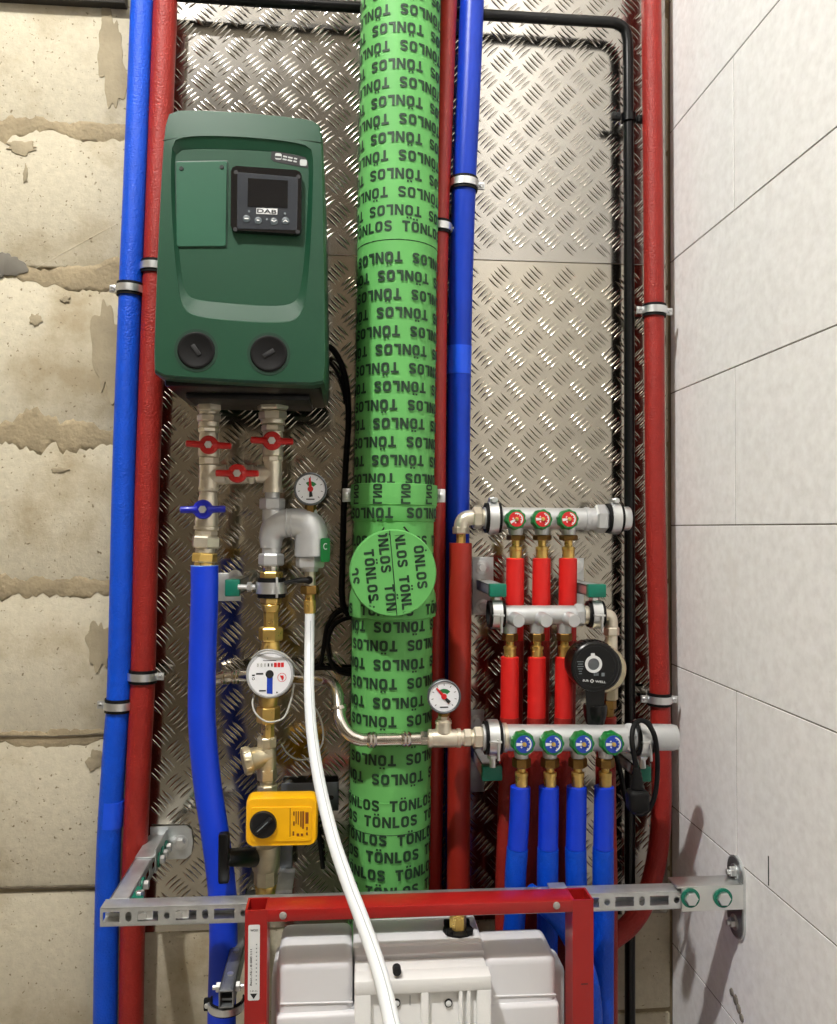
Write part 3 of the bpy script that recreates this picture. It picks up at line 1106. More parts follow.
obj('sticker_icon', G().prism(frame(at(fr, -0.0175, 0.0004, 0.0008), spin=math.radians(-2)), rrect(0.0090, 0.0030, 0.0006), 0, 0.0003), M_BLKINK, stk)
# two slotted plugs low on the front
for x, y, sp in ((196.3, 350.5, -55), (268.8, 353.8, 32)):
    c = P(x, y, YP)
    fr = frame(c)
    R = 19.2 * S(YP)
    obj('plug_recess_shade', G().ring(fr, R * 0.90, R * 1.10, -0.002, 0.0009, n=40), mat('deep_green_seam_and_shade', (12, 50, 34)), pump)  # flat ring in darker green, painting the shade of a recess round the plug
    pl = obj('plug', G().rev(c, (0, -1, 0), [(-0.002, R * 0.95), (0.0014, R * 0.95), (0.003, R * 0.9), (0.0034, R * 0.82), (0.0030, R * 0.78)], 40), mat('plug_black', (12, 12, 13), 0.42, var=(30, 0.1), spec=0.3), pump)
    obj('slot', G().box(c + Vector((0, -0.0036, 0)), (0.0185, 0.0016, 0.0066), 0.0005, frame(c, spin=math.radians(sp))), M_BLKINK, pl)

# ================================================================ VALVES AND FITTINGS UNDER THE PUMP
YF1 = -0.17
s1 = S(YF1)
DN = Vector((0, 0, -1))


def stack(o, rows, Y, m_def, parent, xs):
    """a column of turned pieces: rows (name, y0, y1, r0px, r1px, kind, material); xs: pixel x at a row"""
    s = S(Y)
    for nm, y0, y1, r0, r1, kind, m in rows:
        a, b = P(xs(y0), y0, Y), P(xs(y1), y1, Y)
        ax = b - a
        L = ax.length
        g = G()
        if kind == 'hex':
            g.hexn(a, ax, 0, L, r0 * s * 1.06, random.uniform(-.3, .3))
        elif kind == 'oct':
            g.hexn(a, ax, 0, L, r0 * s * 1.03, random.uniform(-.3, .3), 8)
        else:
            g.rev(a, ax, [(0, r0 * s * .94), (L * .12, r0 * s), (L * .88, r1 * s), (L, r1 * s * .94)], 28)
        obj(nm, g, m or m_def, parent)


def butterfly(parent, c, half, hub, m, tilt=0.0, d=0.030):
    """two-winged handle on a short stem toward the camera"""
    k_ = (YF1 - d - CAM.y) / (YF1 - CAM.y)
    c = CAM + (c - CAM) * k_ + Vector((0, d, 0))        # so that the handle itself shows at the pixel asked for
    fr = frame(c + Vector((0, -d, 0)), spin=tilt)
    obj('stem', G().rev(c, (0, -1, 0), [(0, hub * .75), (d * .8, hub * .62)], 18), M_NICKEL, parent)
    g = G()
    g.rev(fr[0], fr[3], [(-0.004, hub * .8), (-0.002, hub), (0.004, hub), (0.006, hub * .85)], 26)
    for s in (1, -1):
        ps = [at(fr, s * hub * .6, 0, 0), at(fr, s * hub * 1.1, 0, 0.001), at(fr, s * half * .97, 0, 0.004), at(fr, s * half, 0, 0.004)]
        g.tube(ps, [hub * .55, hub * .36, hub * .34, hub * .2], 12)
    h = obj('handle', g, m, parent)
    obj('nut', G().hexn(fr[0], fr[3], 0.005, 0.010, hub * .42), M_ZINC, h)
    return h


xl = lambda y: 209 - max(0, y - 480) * 0.055
xr = lambda y: 272.8 - max(0, y - 480) * 0.02
gv = 'ball valves under the green pump'
v = thing('ball_valve', 'ball valve with red handle under the left pump port', 'valve', P(209, 466, YF1), gv)
stack(v, [('union_nut', 400, 412, 11.5, 11, 'hex', None), ('collar', 412, 414.5, 9.5, 9.5, 'round', None), ('nut', 414.5, 422, 11, 11, 'hex', None), ('ring', 422, 427.5, 10, 10, 'round', None),
          ('nut', 427.5, 433, 9.8, 9.5, 'hex', None), ('body', 433, 457, 9.5, 10.5, 'round', None), ('nut', 457, 465, 10, 9.5, 'oct', None)], YF1, M_NICKEL, v, xl)
butterfly(v, P(209, 445, YF1), 21.5 * s1, 9 * s1, M_REDH, -0.05)
v = thing('ball_valve', 'ball valve with red handle under the right pump port', 'valve', P(272.8, 462, YF1), gv)
stack(v, [('union_nut', 399.5, 410.5, 14.8, 14, 'hex', None), ('nut', 411, 420, 13, 13, 'hex', None), ('ring', 420, 424.5, 12, 12, 'round', None), ('nut', 425, 432, 10.5, 10, 'hex', None),
          ('body', 432, 456, 10, 10, 'round', None), ('nut', 456, 462, 10, 10, 'oct', None)], YF1, M_NICKEL, v, xr)
butterfly(v, P(272.2, 441, YF1), 20.5 * s1, 9.2 * s1, M_REDH, -0.03)
# elbow, bypass valve, tee
t = thing('pipe_tee', 'nickel tee on the left column beside the middle red handle', 'pipe fitting', P(209, 490, YF1))
g = G().tube(smooth([P(209, 465.5, YF1), P(209, 475, YF1), P(208.6, 490, YF1)], 6), 9.6 * s1, 24)
g.rev(P(209, 476, YF1), (-1, 0, 0), [(-0.0, 10.4 * s1), (0.006, 10 * s1), (0.012, 7.5 * s1), (0.016, 3.5 * s1)], 24)
g.tube([P(209, 476, YF1), P(226, 474.5, YF1)], 9.6 * s1, 24)
obj('body', g, M_NICKEL, t)
stack(t, [('nut', 487, 492, 9.8, 9.8, 'oct', None), ('ring', 492, 496.5, 8.6, 8.6, 'round', None)], YF1, M_NICKEL, t, xl)
v = thing('ball_valve', 'horizontal bypass ball valve with red handle between the two columns', 'valve', P(238, 485, YF1), gv)
for nm, x0, x1, r, k in (('nut', 224, 229, 10.2, 8), ('body', 229, 248, 9.4, 28), ('nut', 248, 254.5, 9.8, 8), ('ring', 254.5, 258, 8.4, 28)):
    a, b = P(x0, 474.8, YF1), P(x1, 474, YF1)
    obj(nm, G().hexn(a, b - a, 0, (b - a).length, r * s1, 0, k), M_NICKEL, v)
butterfly(v, P(237.5, 473.5, YF1), 20.5 * s1, 9.2 * s1, M_REDH, 0.0)
t = thing('pipe_tee', 'nickel tee on the right column above the silver valve', 'pipe fitting', P(272.8, 492, YF1))
g = G().tube([P(272.8, 461.5, YF1), P(272.6, 491.5, YF1)], 9.0 * s1, 28)
g.rev(P(257.5, 474, YF1), (1, 0, 0), [(0, 8.6 * s1), (0.006, 9 * s1), (0.025, 9 * s1)], 28)
obj('body', g, M_NICKEL, t)
obj('rim', G().tube([P(272.6, 488.5, YF1), P(272.6, 492.5, YF1)], 10 * s1, 28), M_NICKEL, t)
# blue handled valve and the blue pipe
v = thing('ball_valve', 'ball valve with blue handle above the sagging blue pipe', 'valve', P(205, 566, YF1), gv)
stack(v, [('body', 496, 526, 9.2, 11.5, 'round', None), ('ring', 526, 530, 12, 12, 'round', None), ('nut', 530, 536, 11.5, 11.5, 'oct', None), ('union_nut', 536, 548, 13.2, 13, 'hex', None),
          ('spigot', 548, 553, 9.5, 9.5, 'round', M_NICKEL), ('brass_nut', 553, 562.5, 11.4, 11, 'hex', M_BRASS), ('brass_ring', 562.5, 567, 10, 10, 'round', M_BRASS)], YF1, M_NICKEL, v, xl)
butterfly(v, P(203.2, 509.5, YF1), 21.5 * s1, 9.4 * s1, M_BLUEH, 0.02)
o, rr_ = lagged_pipe('insulated_pipe', 'thick blue insulated pipe below the blue handled valve, passing behind the steel rail',
                [(204.6, 566, -.17), (204.5, 600, -.17), (202.5, 660, -.17), (202, 720, -.175), (207, 780, -.18), (216, 840, -.19), (222, 890, -.2), (223.5, 940, -.205), (222, 1000, -.21), (221.5, 1045, -.21)], 13.4, M_BLUES, None)
obj('end_rim', G().ring(frame(P(204.6, 566, -.17), (0, 0, 1), (0, -1, 0)), rr_ * .55, rr_ * 1.0, -0.0005, 0.0012, n=28), mat('pale_blue_rim', (110, 150, 225), 0.5, var=(30, 0.05)), o)


# ---------------------------------------------------------------- gauges
def gauge(label, px, py, Y, rpx, stem_to, needle, tilt=0.0):
    c = P(px, py, Y)
    r = rpx * S(Y)
    t = thing('pressure_gauge', label, 'gauge', P(px, stem_to, Y), 'small round pressure gauges')
    fr = frame(c, (0, -1, tilt))
    n = fr[3]
    obj('case', G().rev(c, n, [(-0.022, r * .8), (-0.020, r * .92), (-0.002, r * .95), (0.0, r), (0.003, r), (0.004, r * .94), (0.002, r * .88), (0.0, r * .87)], 40, cap=True), M_GREYM, t)
    dial = obj('dial', G().rev(c, n, [(0.0, r * .88), (0.0012, r * .88)], 36), M_DIAL, t)
    g = G()
    for k in range(9):
        a = math.radians(225 - k * 270 / 8)
        f2 = (at(fr, math.cos(a) * r * .70, math.sin(a) * r * .70, 0.0012), fr[1] * math.cos(a) + fr[2] * math.sin(a), fr[2] * math.cos(a) - fr[1] * math.sin(a), n)
        g.prism(f2, rrect(r * .12, r * .035, r * .01, 2), 0, 0.0002)
    g.prism(frame(at(fr, 0, -r * .62, 0.0012), n), rrect(r * .5, r * .07, r * .02, 2), 0, 0.0002)
    obj('scale_marks', g, M_BLKINK, dial)
    obj('green_sector', G().ring((at(fr, 0, 0, 0.0012), fr[1], fr[2], n), r * .22, r * .46, 0, 0.0003, math.radians(38), math.radians(128), 10), M_GRNINK, dial)
    a = math.radians(needle)
    f2 = (at(fr, 0, 0, 0.0016), fr[1] * math.cos(a) + fr[2] * math.sin(a), fr[2] * math.cos(a) - fr[1] * math.sin(a), n)
    nd = obj('needle', G().prism(f2, [(-r * .05, -r * .10), (r * .66, -r * .05), (r * .70, 0), (r * .66, r * .05), (-r * .05, r * .10)], 0, 0.0006), M_REDINK, t)
    obj('needle_tail', G().prism(f2, [(0, -r * .06), (-r * .46, -r * .11), (-r * .50, r * .11), (0, r * .06)], 0.0001, 0.0008), M_BLKINK, nd)
    obj('hub', G().rev(at(fr, 0, 0, 0.0016), n, [(0, r * .17), (0.0014, r * .15)], 18), M_REDINK, nd)
    b = P(px, py + rpx * .95, Y + 0.008)
    e = P(px, stem_to, Y + 0.008)
    obj('stem', G().hexn(b, e - b, 0, (e - b).length, r * .36), M_BRASSD, t)
    return t


# ---------------------------------------------------------------- silver valve body and reducer
t = thing('pressure_reducer', 'bulky silver pressure valve bent like an elbow under the upper gauge', 'valve', P(285, 566, YF1))
g = G().tube([P(272.4, 492, YF1), P(272.2, 499, YF1)], 7.2 * s1, 20)
obj('nipple', g, M_SATIN, t)
stack(t, [('nut', 498, 509.5, 11.8, 11.8, 'hex', None), ('neck', 509, 522, 9.6, 9.6, 'round', None), ('neck', 545, 554, 9.2, 9.2, 'round', None), ('nut', 553.5, 565.5, 11.8, 11.8, 'hex', None), ('nipple', 565, 572, 8.8, 8.8, 'round', M_STEEL)], YF1, M_SATIN, t, xr)
pts = smooth([P(271, 548, YF1), P(271.5, 536, YF1), P(277, 526.5, YF1 - .002), P(288, 523, YF1 - .004), P(300, 523.5, YF1 - .004), P(308, 527, YF1 - .004), P(311, 536, YF1 - .004), P(311.5, 556, YF1 - .004)], 6)
rad = []
for i in range(len(pts)):
    k = i / (len(pts) - 1)
    rad.append(s1 * (10.2 + 3.8 * min(1, k / .25) + 2.4 * max(0, min(1, (k - .45) / .25))))
obj('body', G().tube(pts, rad, 32), M_SATIN, t)
g = G()
for x in (286.5, 291.5):
    c = P(x, 523.2, YF1 - .004)
    g.rev(c, (1, 0, 0), [(-0.0015, 14.0 * s1), (0, 15.0 * s1), (0.0015, 14.0 * s1)], 32, cap=False)
obj('rib', g, M_SATIN, t)
obj('boss', G().rev(P(311, 514, YF1 - .004), (0, 0, 1), [(0, 6.5 * s1), (0.006, 6 * s1), (0.010, 5 * s1)], 20), M_SATIN, t)
a = P(310, 556, YF1 - .004)
obj('nut', G().hexn(a, DN, 0, 0.020, 14.3 * s1, 0.2), M_SATIN, t)
obj('spigot', G().rev(a, DN, [(0.018, 9 * s1), (0.026, 8 * s1)], 20), M_SATIN, t)
fr = frame(P(325.0, 550, YF1 - .022), (0.75, -0.66, 0), (0, 0, 1))
tg_ = obj('green_tag', G().prism(fr, rrect(0.022, 0.040, 0.004), 0.0, 0.0012), M_GRNINK, t)
obj('tag_mark', G().ring((at(fr, 0, 0.006, 0.0012), fr[1], fr[2], fr[3]), 0.004, 0.0055, 0, 0.0004, 0.9, 5.4, 14), M_PRINT, tg_)
gauge('round pressure gauge on top of the silver valve', 310.5, 489, -0.185, 16.4, 513, 94)
# brass length with a clamp, down to the meter
bf = thing('brass_fitting', 'brass coupling and sleeve between the silver valve and the water meter', 'pipe fitting', P(271, 648, YF1))
xb_ = lambda y: 271.5 - max(0, y - 570) * 0.012
stack(bf, [('nut', 571.5, 578.5, 10.6, 10.6, 'hex', None), ('flange', 578, 580, 12, 12, 'round', None), ('core', 580, 597, 9.2, 9.2, 'round', None), ('nut', 597, 604, 10.2, 10.2, 'hex', None), ('cone', 604, 611.5, 9.8, 8, 'round', None),
           ('sleeve', 611, 627.5, 6.8, 6.8, 'hex', None), ('nut', 627, 640.5, 11.2, 11.2, 'hex', None), ('cone', 640.5, 652, 8.6, 10, 'round', None)], YF1, M_BRASS, bf, xb_)
t = thing('pipe_clamp', 'heavy clamp with green capped arm around the brass above the meter', 'pipe clamp', P(271, 597, YF1))
fr = frame(P(271.4, 587.5, YF1), (0, 0, 1), (0, -1, 0))
obj('rubber_lining', G().ring(fr, 9.6 * s1, 13.5 * s1, -0.0165, 0.0165, n=32), M_RUBBER, t)
bd = obj('band', G().ring(fr, 13.4 * s1, 15.2 * s1, -0.0095, 0.0095, n=32), M_ZINC, t)
c = P(277, 587.5, YF1 - 15.5 * s1)
obj('lug', G().box(c, (0.0035, 0.012, 0.034), 0.0008), M_ZINC, bd)
obj('bolt', G().tube([P(255.5, 587, YF1 - .008), P(238, 587, YF1 - .008)], 0.0045, 10), M_ZINC, t)
obj('nut', G().hexn(P(252, 587, YF1 - .008), (-1, 0, 0), 0, 0.008, 0.0085), M_ZINC, t)


def rail_arm(label, px0, py0, px1, py1, Yend, plate=None, group='mounting arms with green end caps'):
    """U-channel standing out from the wall: rectangle of its green end cap in pixels, front at Yend"""
    a, b = P(px0, py0, Yend), P(px1, py1, Yend)
    x0, x1, z0, z1 = min(a.x, b.x), max(a.x, b.x), min(a.z, b.z), max(a.z, b.z)
    t = thing('rail_arm', label, 'mounting arm', ((x0 + x1) / 2, -PT, z0), group)
    i = 0.002
    w = 0.0022
    g = G()
    g.ab((x0 + i, Yend + 0.012, z0 + i), (x0 + i + w, -PT - .003, z1 - i))
    g.ab((x1 - i - w, Yend + 0.012, z0 + i), (x1 - i, -PT - .003, z1 - i))
    g.ab((x0 + i, Yend + 0.012, z1 - i - w), (x1 - i, -PT - .003, z1 - i))
    g.ab((x0 + i, Yend + 0.012, z0 + i), (x1 - i, -PT - .003, z0 + i + w))
    obj('channel', g, M_GALV, t)
    obj('end_cap', G().ab((x0, Yend, z0), (x1, Yend + 0.016, z1), 0.002), M_CAPG, t)
    if plate:
        q0, q1 = P(plate[0], plate[1], -PT - .003), P(plate[2], plate[3], -PT - .003)
        p = obj('wall_plate', G().ab((q0.x, -PT - .003, q1.z), (q1.x, -PT, q0.z), 0.0012), M_GALV, t)
        for (bx, by) in plate[4]:
            c = P(bx, by, -PT - .003)
            bl = obj('bolt', G().rev(c, (0, -1, 0), [(0, 0.0135), (0.0015, 0.0135), (0.002, 0.012)], 22).hexn(c, (0, -1, 0), 0.0015, 0.0075, 0.0085), M_ZINC, t)
    return t


rail_arm('mounting arm with green cap left of the brass clamp, near the blue pipe', 224.8, 579.5, 239.5, 596.5, -0.155, (217, 573, 241, 601, ((235, 577),)))
rail_arm('mounting arm with green cap left of the middle manifold, on a bolted plate', 489.8, 584, 506.8, 597, -0.165, (472.5, 557, 493.5, 615, ((482.5, 567.5), (482.5, 606))))
rail_arm('mounting arm with green cap right of the middle manifold', 588.5, 584.5, 606.5, 597.5, -0.165, (572, 558, 584, 612, ((576, 566),)))
rail_arm('mounting arm with green cap under the left end of the lower manifold', 482.5, 766.5, 502.5, 781, -0.195, (470, 710, 484, 792, ((477, 722),)))
rail_arm('mounting arm with green cap under the right end of the lower manifold', 637, 767.5, 651.5, 782, -0.195)

# small tap below the reducer and the white hose
t = thing('hose_tap', 'small nickel tap with black lever above the white hose', 'tap', P(309.5, 612, YF1))
xh = lambda y: 309.8
stack(t, [('body', 571, 586, 5.4, 5.4, 'oct', M_NICKEL), ('brass_nut', 585.5, 594, 8.8, 8.8, 'hex', M_BRASSD), ('neck', 593, 601, 4.8, 4.8, 'round', M_BRASS), ('ferrule', 600, 613, 6, 6, 'round', M_BRASS)], YF1, M_NICKEL, t, xh)
g = G().tube(smooth([P(308, 580, YF1 - .013), P(298, 580.5, YF1 - .016), P(284, 583, YF1 - .02)], 4), [0.005] * 5 + [0.004] * 4, 10)
lv = obj('lever', g, M_BLACKP, t)
obj('lever_hub', G().rev(P(309, 580, YF1 - .008), (0, -1, 0), [(0, 0.007), (0.009, 0.0065)], 14), M_BLACKP, lv)
hp = [(309.8, 611, -.17), (309.3, 650, -.185), (309.2, 690, -.25), (311.5, 730, -.34), (319, 780, -.44), (332, 835, -.54), (347, 880, -.61), (362, 920, -.66), (379, 970, -.72), (391, 1020, -.77), (397, 1060, -.80), (404, 1160, -.84), (408, 1300, -.86), (410, 1560, -.87), (411, 2380, -.87)]
hs = obj('water_hose', G().tube(pxpath(hp, 8), 0.0083, 20), M_HOSE, None, 50)
tag(hs, 'white water hose hanging from the tap and over the red frame', 'hose')
pts = pxpath(hp, 8)
line_ = []
for i in range(2, len(pts) - 2):
    d = (pts[i + 1] - pts[i]).normalized()
    n = Vector((0.25, -1, 0.05))
    n = (n - d * n.dot(d)).normalized()
    line_.append(pts[i] + n * 0.0079)
g = G().tube(line_, 0.0007, 6)
obj('printed_line', g, mat('pale_grey_print', (168, 172, 176), 0.5, var=(40, 0.05)), hs)

# ---------------------------------------------------------------- water meter
YM = -0.195
mc = P(270, 674.5, YM)
rm = 23.5 * S(YM)
t = thing('water_meter', 'round water meter with white dial and blue stripe', 'meter', P(270, 735, YF1))
nm = Vector((0.0, -1, 0.06)).normalized()
obj('body', G().rev(mc, nm, [(-0.06, rm * .5), (-0.05, rm * .82), (-0.03, rm * .86), (-0.026, rm * .8)], 32), M_BRASS, t)
obj('housing', G().rev(mc, nm, [(-0.03, rm * .98), (-0.012, rm), (-0.002, rm), (0.002, rm * .97), (0.003, rm * .91), (0.001, rm * .87)], 48), mat('grey_bezel', (176, 178, 180), 0.3, var=(30, 0.05), coat=0.3), t)
fr = frame(mc, nm)
dl = obj('dial', G().rev(mc, nm, [(0.0, rm * .88), (0.0022, rm * .88)], 40), M_DIAL, t)
Z0 = 0.0022


def spot(x, y, z=Z0):
    return frame(at(fr, x * rm, y * rm, z), nm)


obj('stripe', G().prism(spot(0, -0.42), [(-.12 * rm, -.36 * rm), (.12 * rm, -.38 * rm), (.12 * rm, .36 * rm), (-.12 * rm, .36 * rm)], 0, 0.0002), M_BLUINK, dl)
obj('center_cap', G().rev(at(fr, -.01 * rm, 0.02 * rm, Z0), nm, [(0, .17 * rm), (0.0008, .16 * rm)], 24), M_BLKINK, dl)
g = G()
g2 = G()
for i in range(8):
    (g if i < 5 else g2).prism(spot(-.50 + .145 * i, .40), rrect(.12 * rm, .19 * rm, .01 * rm, 2), 0, 0.0003)
obj('counter_window', g, M_PRINT, dl)
obj('counter_window', g2, M_REDINK, dl)
g = G()
for i in range(5):
    put_text(g, '00011'[i], spot(-.50 + .145 * i, .40), .055 * rm, .13 * rm, 0.0004)
g.prism(spot(-.68, -.02), rrect(.12 * rm, .06 * rm, .01 * rm, 2), 0, 0.0003)
g.prism(spot(-.42, .04), rrect(.30 * rm, .065 * rm, .01 * rm, 2), 0, 0.0003)
g.prism(spot(-.30, -.66), rrect(.28 * rm, .055 * rm, .01 * rm, 2), 0, 0.0003)
g.prism(spot(-.02, .58), rrect(.55 * rm, .025 * rm, .005 * rm, 2), 0, 0.0003)
g.prism(spot(.30, -.74), rrect(.06 * rm, .06 * rm, .01 * rm, 2), 0, 0.0003)
g.ring((at(fr, -.68 * rm, -.16 * rm, Z0), fr[1], fr[2], nm), .04 * rm, .06 * rm, 0, .0003, n=14)
obj('printed_marks', g, M_BLKINK, dl)
rd = obj('red_pointer', G().prism(spot(.50, -.12), [(-.09 * rm, .08 * rm), (.06 * rm, .08 * rm), (.08 * rm, -.02 * rm), (.03 * rm, -.14 * rm)], 0, 0.0006), M_REDINK, dl)
obj('small_scale', G().ring((at(fr, .5 * rm, -.12 * rm, Z0), fr[1], fr[2], nm), .165 * rm, .185 * rm, 0, .0002, n=24), M_REDINK, dl)
xm = lambda y: 268.5 - (y - 700) * 0.02
stack(t, [('outlet', 694, 706, 10, 9, 'round', M_BRASS), ('union_nut', 706, 722.5, 10.8, 10.8, 'hex', M_BRASS), ('tail', 722, 738, 6.5, 6.5, 'oct', M_BRASS)], YF1, M_BRASS, t, xm)
# signal wire of the meter
g = G().tube(pxpath([(254, 695, -.18), (252.5, 704, -.19), (256, 714, -.20), (266, 721.5, -.205), (277, 721, -.205), (285, 716, -.20), (291, 700, -.19), (294, 684, -.18)], 6), 0.0016, 8)
g.tube(pxpath([(252, 658, -.19), (260, 651.5, -.20), (271, 650, -.205), (284, 654.5, -.20), (294, 664, -.19), (304, 678, -.16), (311, 700, -.13), (321, 720, -.11), (323, 740, -.10), (315, 755, -.10), (300, 760, -.10), (288, 754, -.10), (281, 744, -.10)], 6), 0.0016, 8)
wv = obj('signal_wire', g, M_WIRE, t, 50)

# ---------------------------------------------------------------- strainer
t = thing('line_strainer', 'nickel Y strainer with round cap pointing left below the water meter', 'strainer', P(265, 792, YF1))
xs_ = lambda y: 267 - max(0, y - 770) * 0.0
stack(t, [('nut', 736.5, 747.5, 9.4, 9.4, 'oct', None), ('body', 747, 772, 9.0, 9.0, 'round', None), ('nut', 768, 780, 9.2, 9.2, 'hex', None), ('nipple', 779, 785, 7.5, 7.5, 'round', None), ('nut', 784, 793, 10, 10, 'oct', None)], YF1, M_CAST, t, xs_)
a, b = P(268, 755, YF1), P(246.5, 761, YF1 - .010)
ax = (b - a).normalized()
L = (b - a).length
obj('branch', G().rev(a, ax, [(-0.004, 8.5 * s1), (L * .3, 10 * s1), (L * .72, 11.2 * s1), (L * .78, 12 * s1)], 28), M_CAST, t)
cp = obj('cap', G().rev(a, ax, [(L * .76, 12.4 * s1), (L * .80, 13.2 * s1), (L * 1.08, 13.2 * s1), (L * 1.16, 12 * s1)], 28), M_CAST, t)
g = G()
for k in range(10):
    an = 2 * PI * k / 10
    ref = Vector((0, 0, 1))
    n1 = (ref - ax * ref.dot(ax)).normalized()
    n2 = ax.cross(n1)
    d = n1 * math.cos(an) + n2 * math.sin(an)
    c = a + ax * L * 1.0 + d * 13.3 * s1
    g.box(c, (L * .22, 0.0035, 0.003), 0.0008, (c, ax, d, ax.cross(d)))
obj('grip', g, M_CAST, cp)

# ---------------------------------------------------------------- yellow motor valve
t = thing('motor_valve', 'motor valve with yellow actuator box and black dial', 'valve', P(266, 893, YF1))
a, b = P(245.3, 798.5, -.245), P(317.3, 845.5, -.245)
cen = (a + b) / 2
w, h = abs(b.x - a.x), abs(a.z - b.z)
fr = frame(Vector((cen.x, -.245, cen.z)), spin=math.radians(-0.6))
g = G()
lay = []
for z_, k in ((-0.036, .97), (-0.032, 1.0), (-0.012, 1.0), (-0.004, .985), (0.0, .955)):
    lay.append([at(fr, x, y, z_) for x, y in rrect(w * k - (1 - k) * 0.0, h * k, 0.012 * k)])
g.loft(lay)
bx_ = obj('actuator_box', g, M_YEL, t, 40)
obj('raised_panel', G().loft([[at(fr, x, y - 0.003, z_) for x, y in rrect(w * .84 * k, h * .70 * k, 0.004)] for z_, k in ((-0.001, 1.0), (0.0014, 1.0), (0.0018, .99))]), M_YEL, bx_)
kc = at(fr, P(263.4, 824, -.245).x - cen.x, P(263.4, 824, -.245).z - cen.z, 0.0018)
kb = obj('dial_knob', G().rev(kc, fr[3], [(0, 13.2 * S(-.245)), (0.004, 13.0 * S(-.245)), (0.006, 12.2 * S(-.245))], 36), M_CHAR, t)
obj('grip', G().box(kc + fr[3] * 0.0085, (0.036, 0.006, 0.0085), 0.0028, frame(kc, fr[3], spin=math.radians(42))), M_CHAR, kb)
obj('pointer', G().box(kc + fr[3] * 0.0118, (0.022, 0.0006, 0.0016), 0, frame(kc, fr[3], spin=math.radians(42))), M_GREYP, kb)
g = G()
for x, y0, y1, wd in ((307.0, 812, 823, 3.0), (307.0, 826.5, 829.5, 1.6), (307.0, 832, 834.5, 1.8), (303.2, 811, 828, 1.6), (301, 811, 826, 1.3), (298.4, 811, 824, 0.9), (296.2, 811, 823, 0.9), (294, 811, 815, 1.2), (294, 821, 825, 1.4), (293.5, 831, 835, 1.6), (298, 833, 835.5, 2.4), (302, 833, 835.5, 2.2), (290.2, 808, 836, 0.6)):
    c = P((x), (y0 + y1) / 2, -.245)
    g.box(Vector((c.x, -.2471, c.z)), (wd * S(-.245), 0.0008, (y1 - y0) * S(-.245)))
obj('printed_label', g, mat('brown_print', (120, 60, 10), 0.6, var=(60, 0.1)), bx_)
xv = lambda y: 265.8
stack(t, [('valve_body', 845, 869, 14.2, 13.6, 'round', None), ('nut', 868.5, 884.5, 11.2, 11.2, 'oct', None), ('brass_end', 884, 894, 10.6, 10, 'round', M_BRASS)], YF1, M_CAST, t, xv)
c0, c1 = P(256, 857, YF1 - .005), P(224, 857.5, -.245)
L_ = (c1 - c0).length
hd = obj('tee_handle', G().rev(c0, c1 - c0, [(0.0, 8.6 * s1), (0.004, 9.4 * s1), (L_ - .006, 8.0 * s1), (L_, 6.5 * s1)], 24), M_BLACKP, t)
obj('tee_bar', G().box(c1, (10.5 * S(-.245), 0.016, 49 * S(-.245)), 0.004), M_BLACKP, hd)
obj('stem_collar', G().hexn(P(259, 857, YF1), (-1, 0, 0), 0.012, 0.020, 10 * s1), M_CAST, t)

# steel channel standing behind the motor valve, with a wall plate
t = thing('support_channel', 'grey steel upright and slotted plate behind the yellow motor valve', 'bracket', P(286, 893, -.10))
obj('upright', G().ab(P(280, 845, -.10) + Vector((0, 0.0, 0)), P(291.5, 900, -.10) + Vector((0, 0.03, 0)), 0.001), M_GREYM, t)
pl = obj('plate', G().ab(P(281, 783.5, -.028), P(338.5, 811, -.028) + Vector((0, 0.004, 0)), 0.003), M_GREYM, t)
obj('stand_off', G().ab(P(284, 786, -.024), P(292, 806, -.024) + Vector((0, 0.02, 0)), 0.001), M_GREYM, t)
obj('slot', G().prism(frame(P(330.5, 797.5, -.0282)), rrect(0.012, 0.008, 0.0038), 0, 0.0006), M_BLKINK, pl)
obj('foot', G().ab(P(275.5, 890.5, -.19), P(292, 893.5, -.19) + Vector((0, 0.09, 0)), 0.0008), M_GALV, t)

# ---------------------------------------------------------------- stainless pressed pipe, tee, gauge
YS = -0.215
pp_ = [(214, 679, -.06), (230, 676.5, -.075), (262, 677, -.095), (300, 679.5, -.115), (322, 680.5, -.13), (332, 684, -.15), (337, 694, -.17), (338.5, 708, -.188), (340, 720, -.202), (347, 732.5, -.212), (358, 738.8, YS), (372, 740, YS), (432, 738.5, YS)]
t = thing('steel_pipe', 'shiny stainless pipe with two bends crossing in front of the green duct', 'pipe', P(360, 745, YS))
obj('tube', G().tube(pxpath(pp_, 6), 6.4 * S(-.2), 24), M_STEEL, t, 50)
g = G()
for (x, y, Yq, dx, dy) in ((338.6, 708, -.188, .06, -1), (372, 740, YS, 1, 0), (406, 739.2, YS, 1, 0), (236, 676.5, -.08, 1, 0), (226, 677, -.07, 1, 0)):
    c = P(x, y, Yq)
    g2 = G()
    r0 = 6.4 * S(-.2)
    g2.rev(c, (dx, 0.15 if dx < .5 else 0, dy), [(-0.008, r0), (-0.006, r0 * 1.16), (-0.003, r0 * 1.28), (0, r0 * 1.14), (0.003, r0 * 1.28), (0.006, r0 * 1.16), (0.008, r0)], 28, cap=False)
    obj('press_bead', g2, M_STEEL, t)
sS = S(YS)
t = thing('gauge_tee', 'nickel tee carrying the lower gauge, left of the lower manifold', 'pipe fitting', P(452, 750, YS))
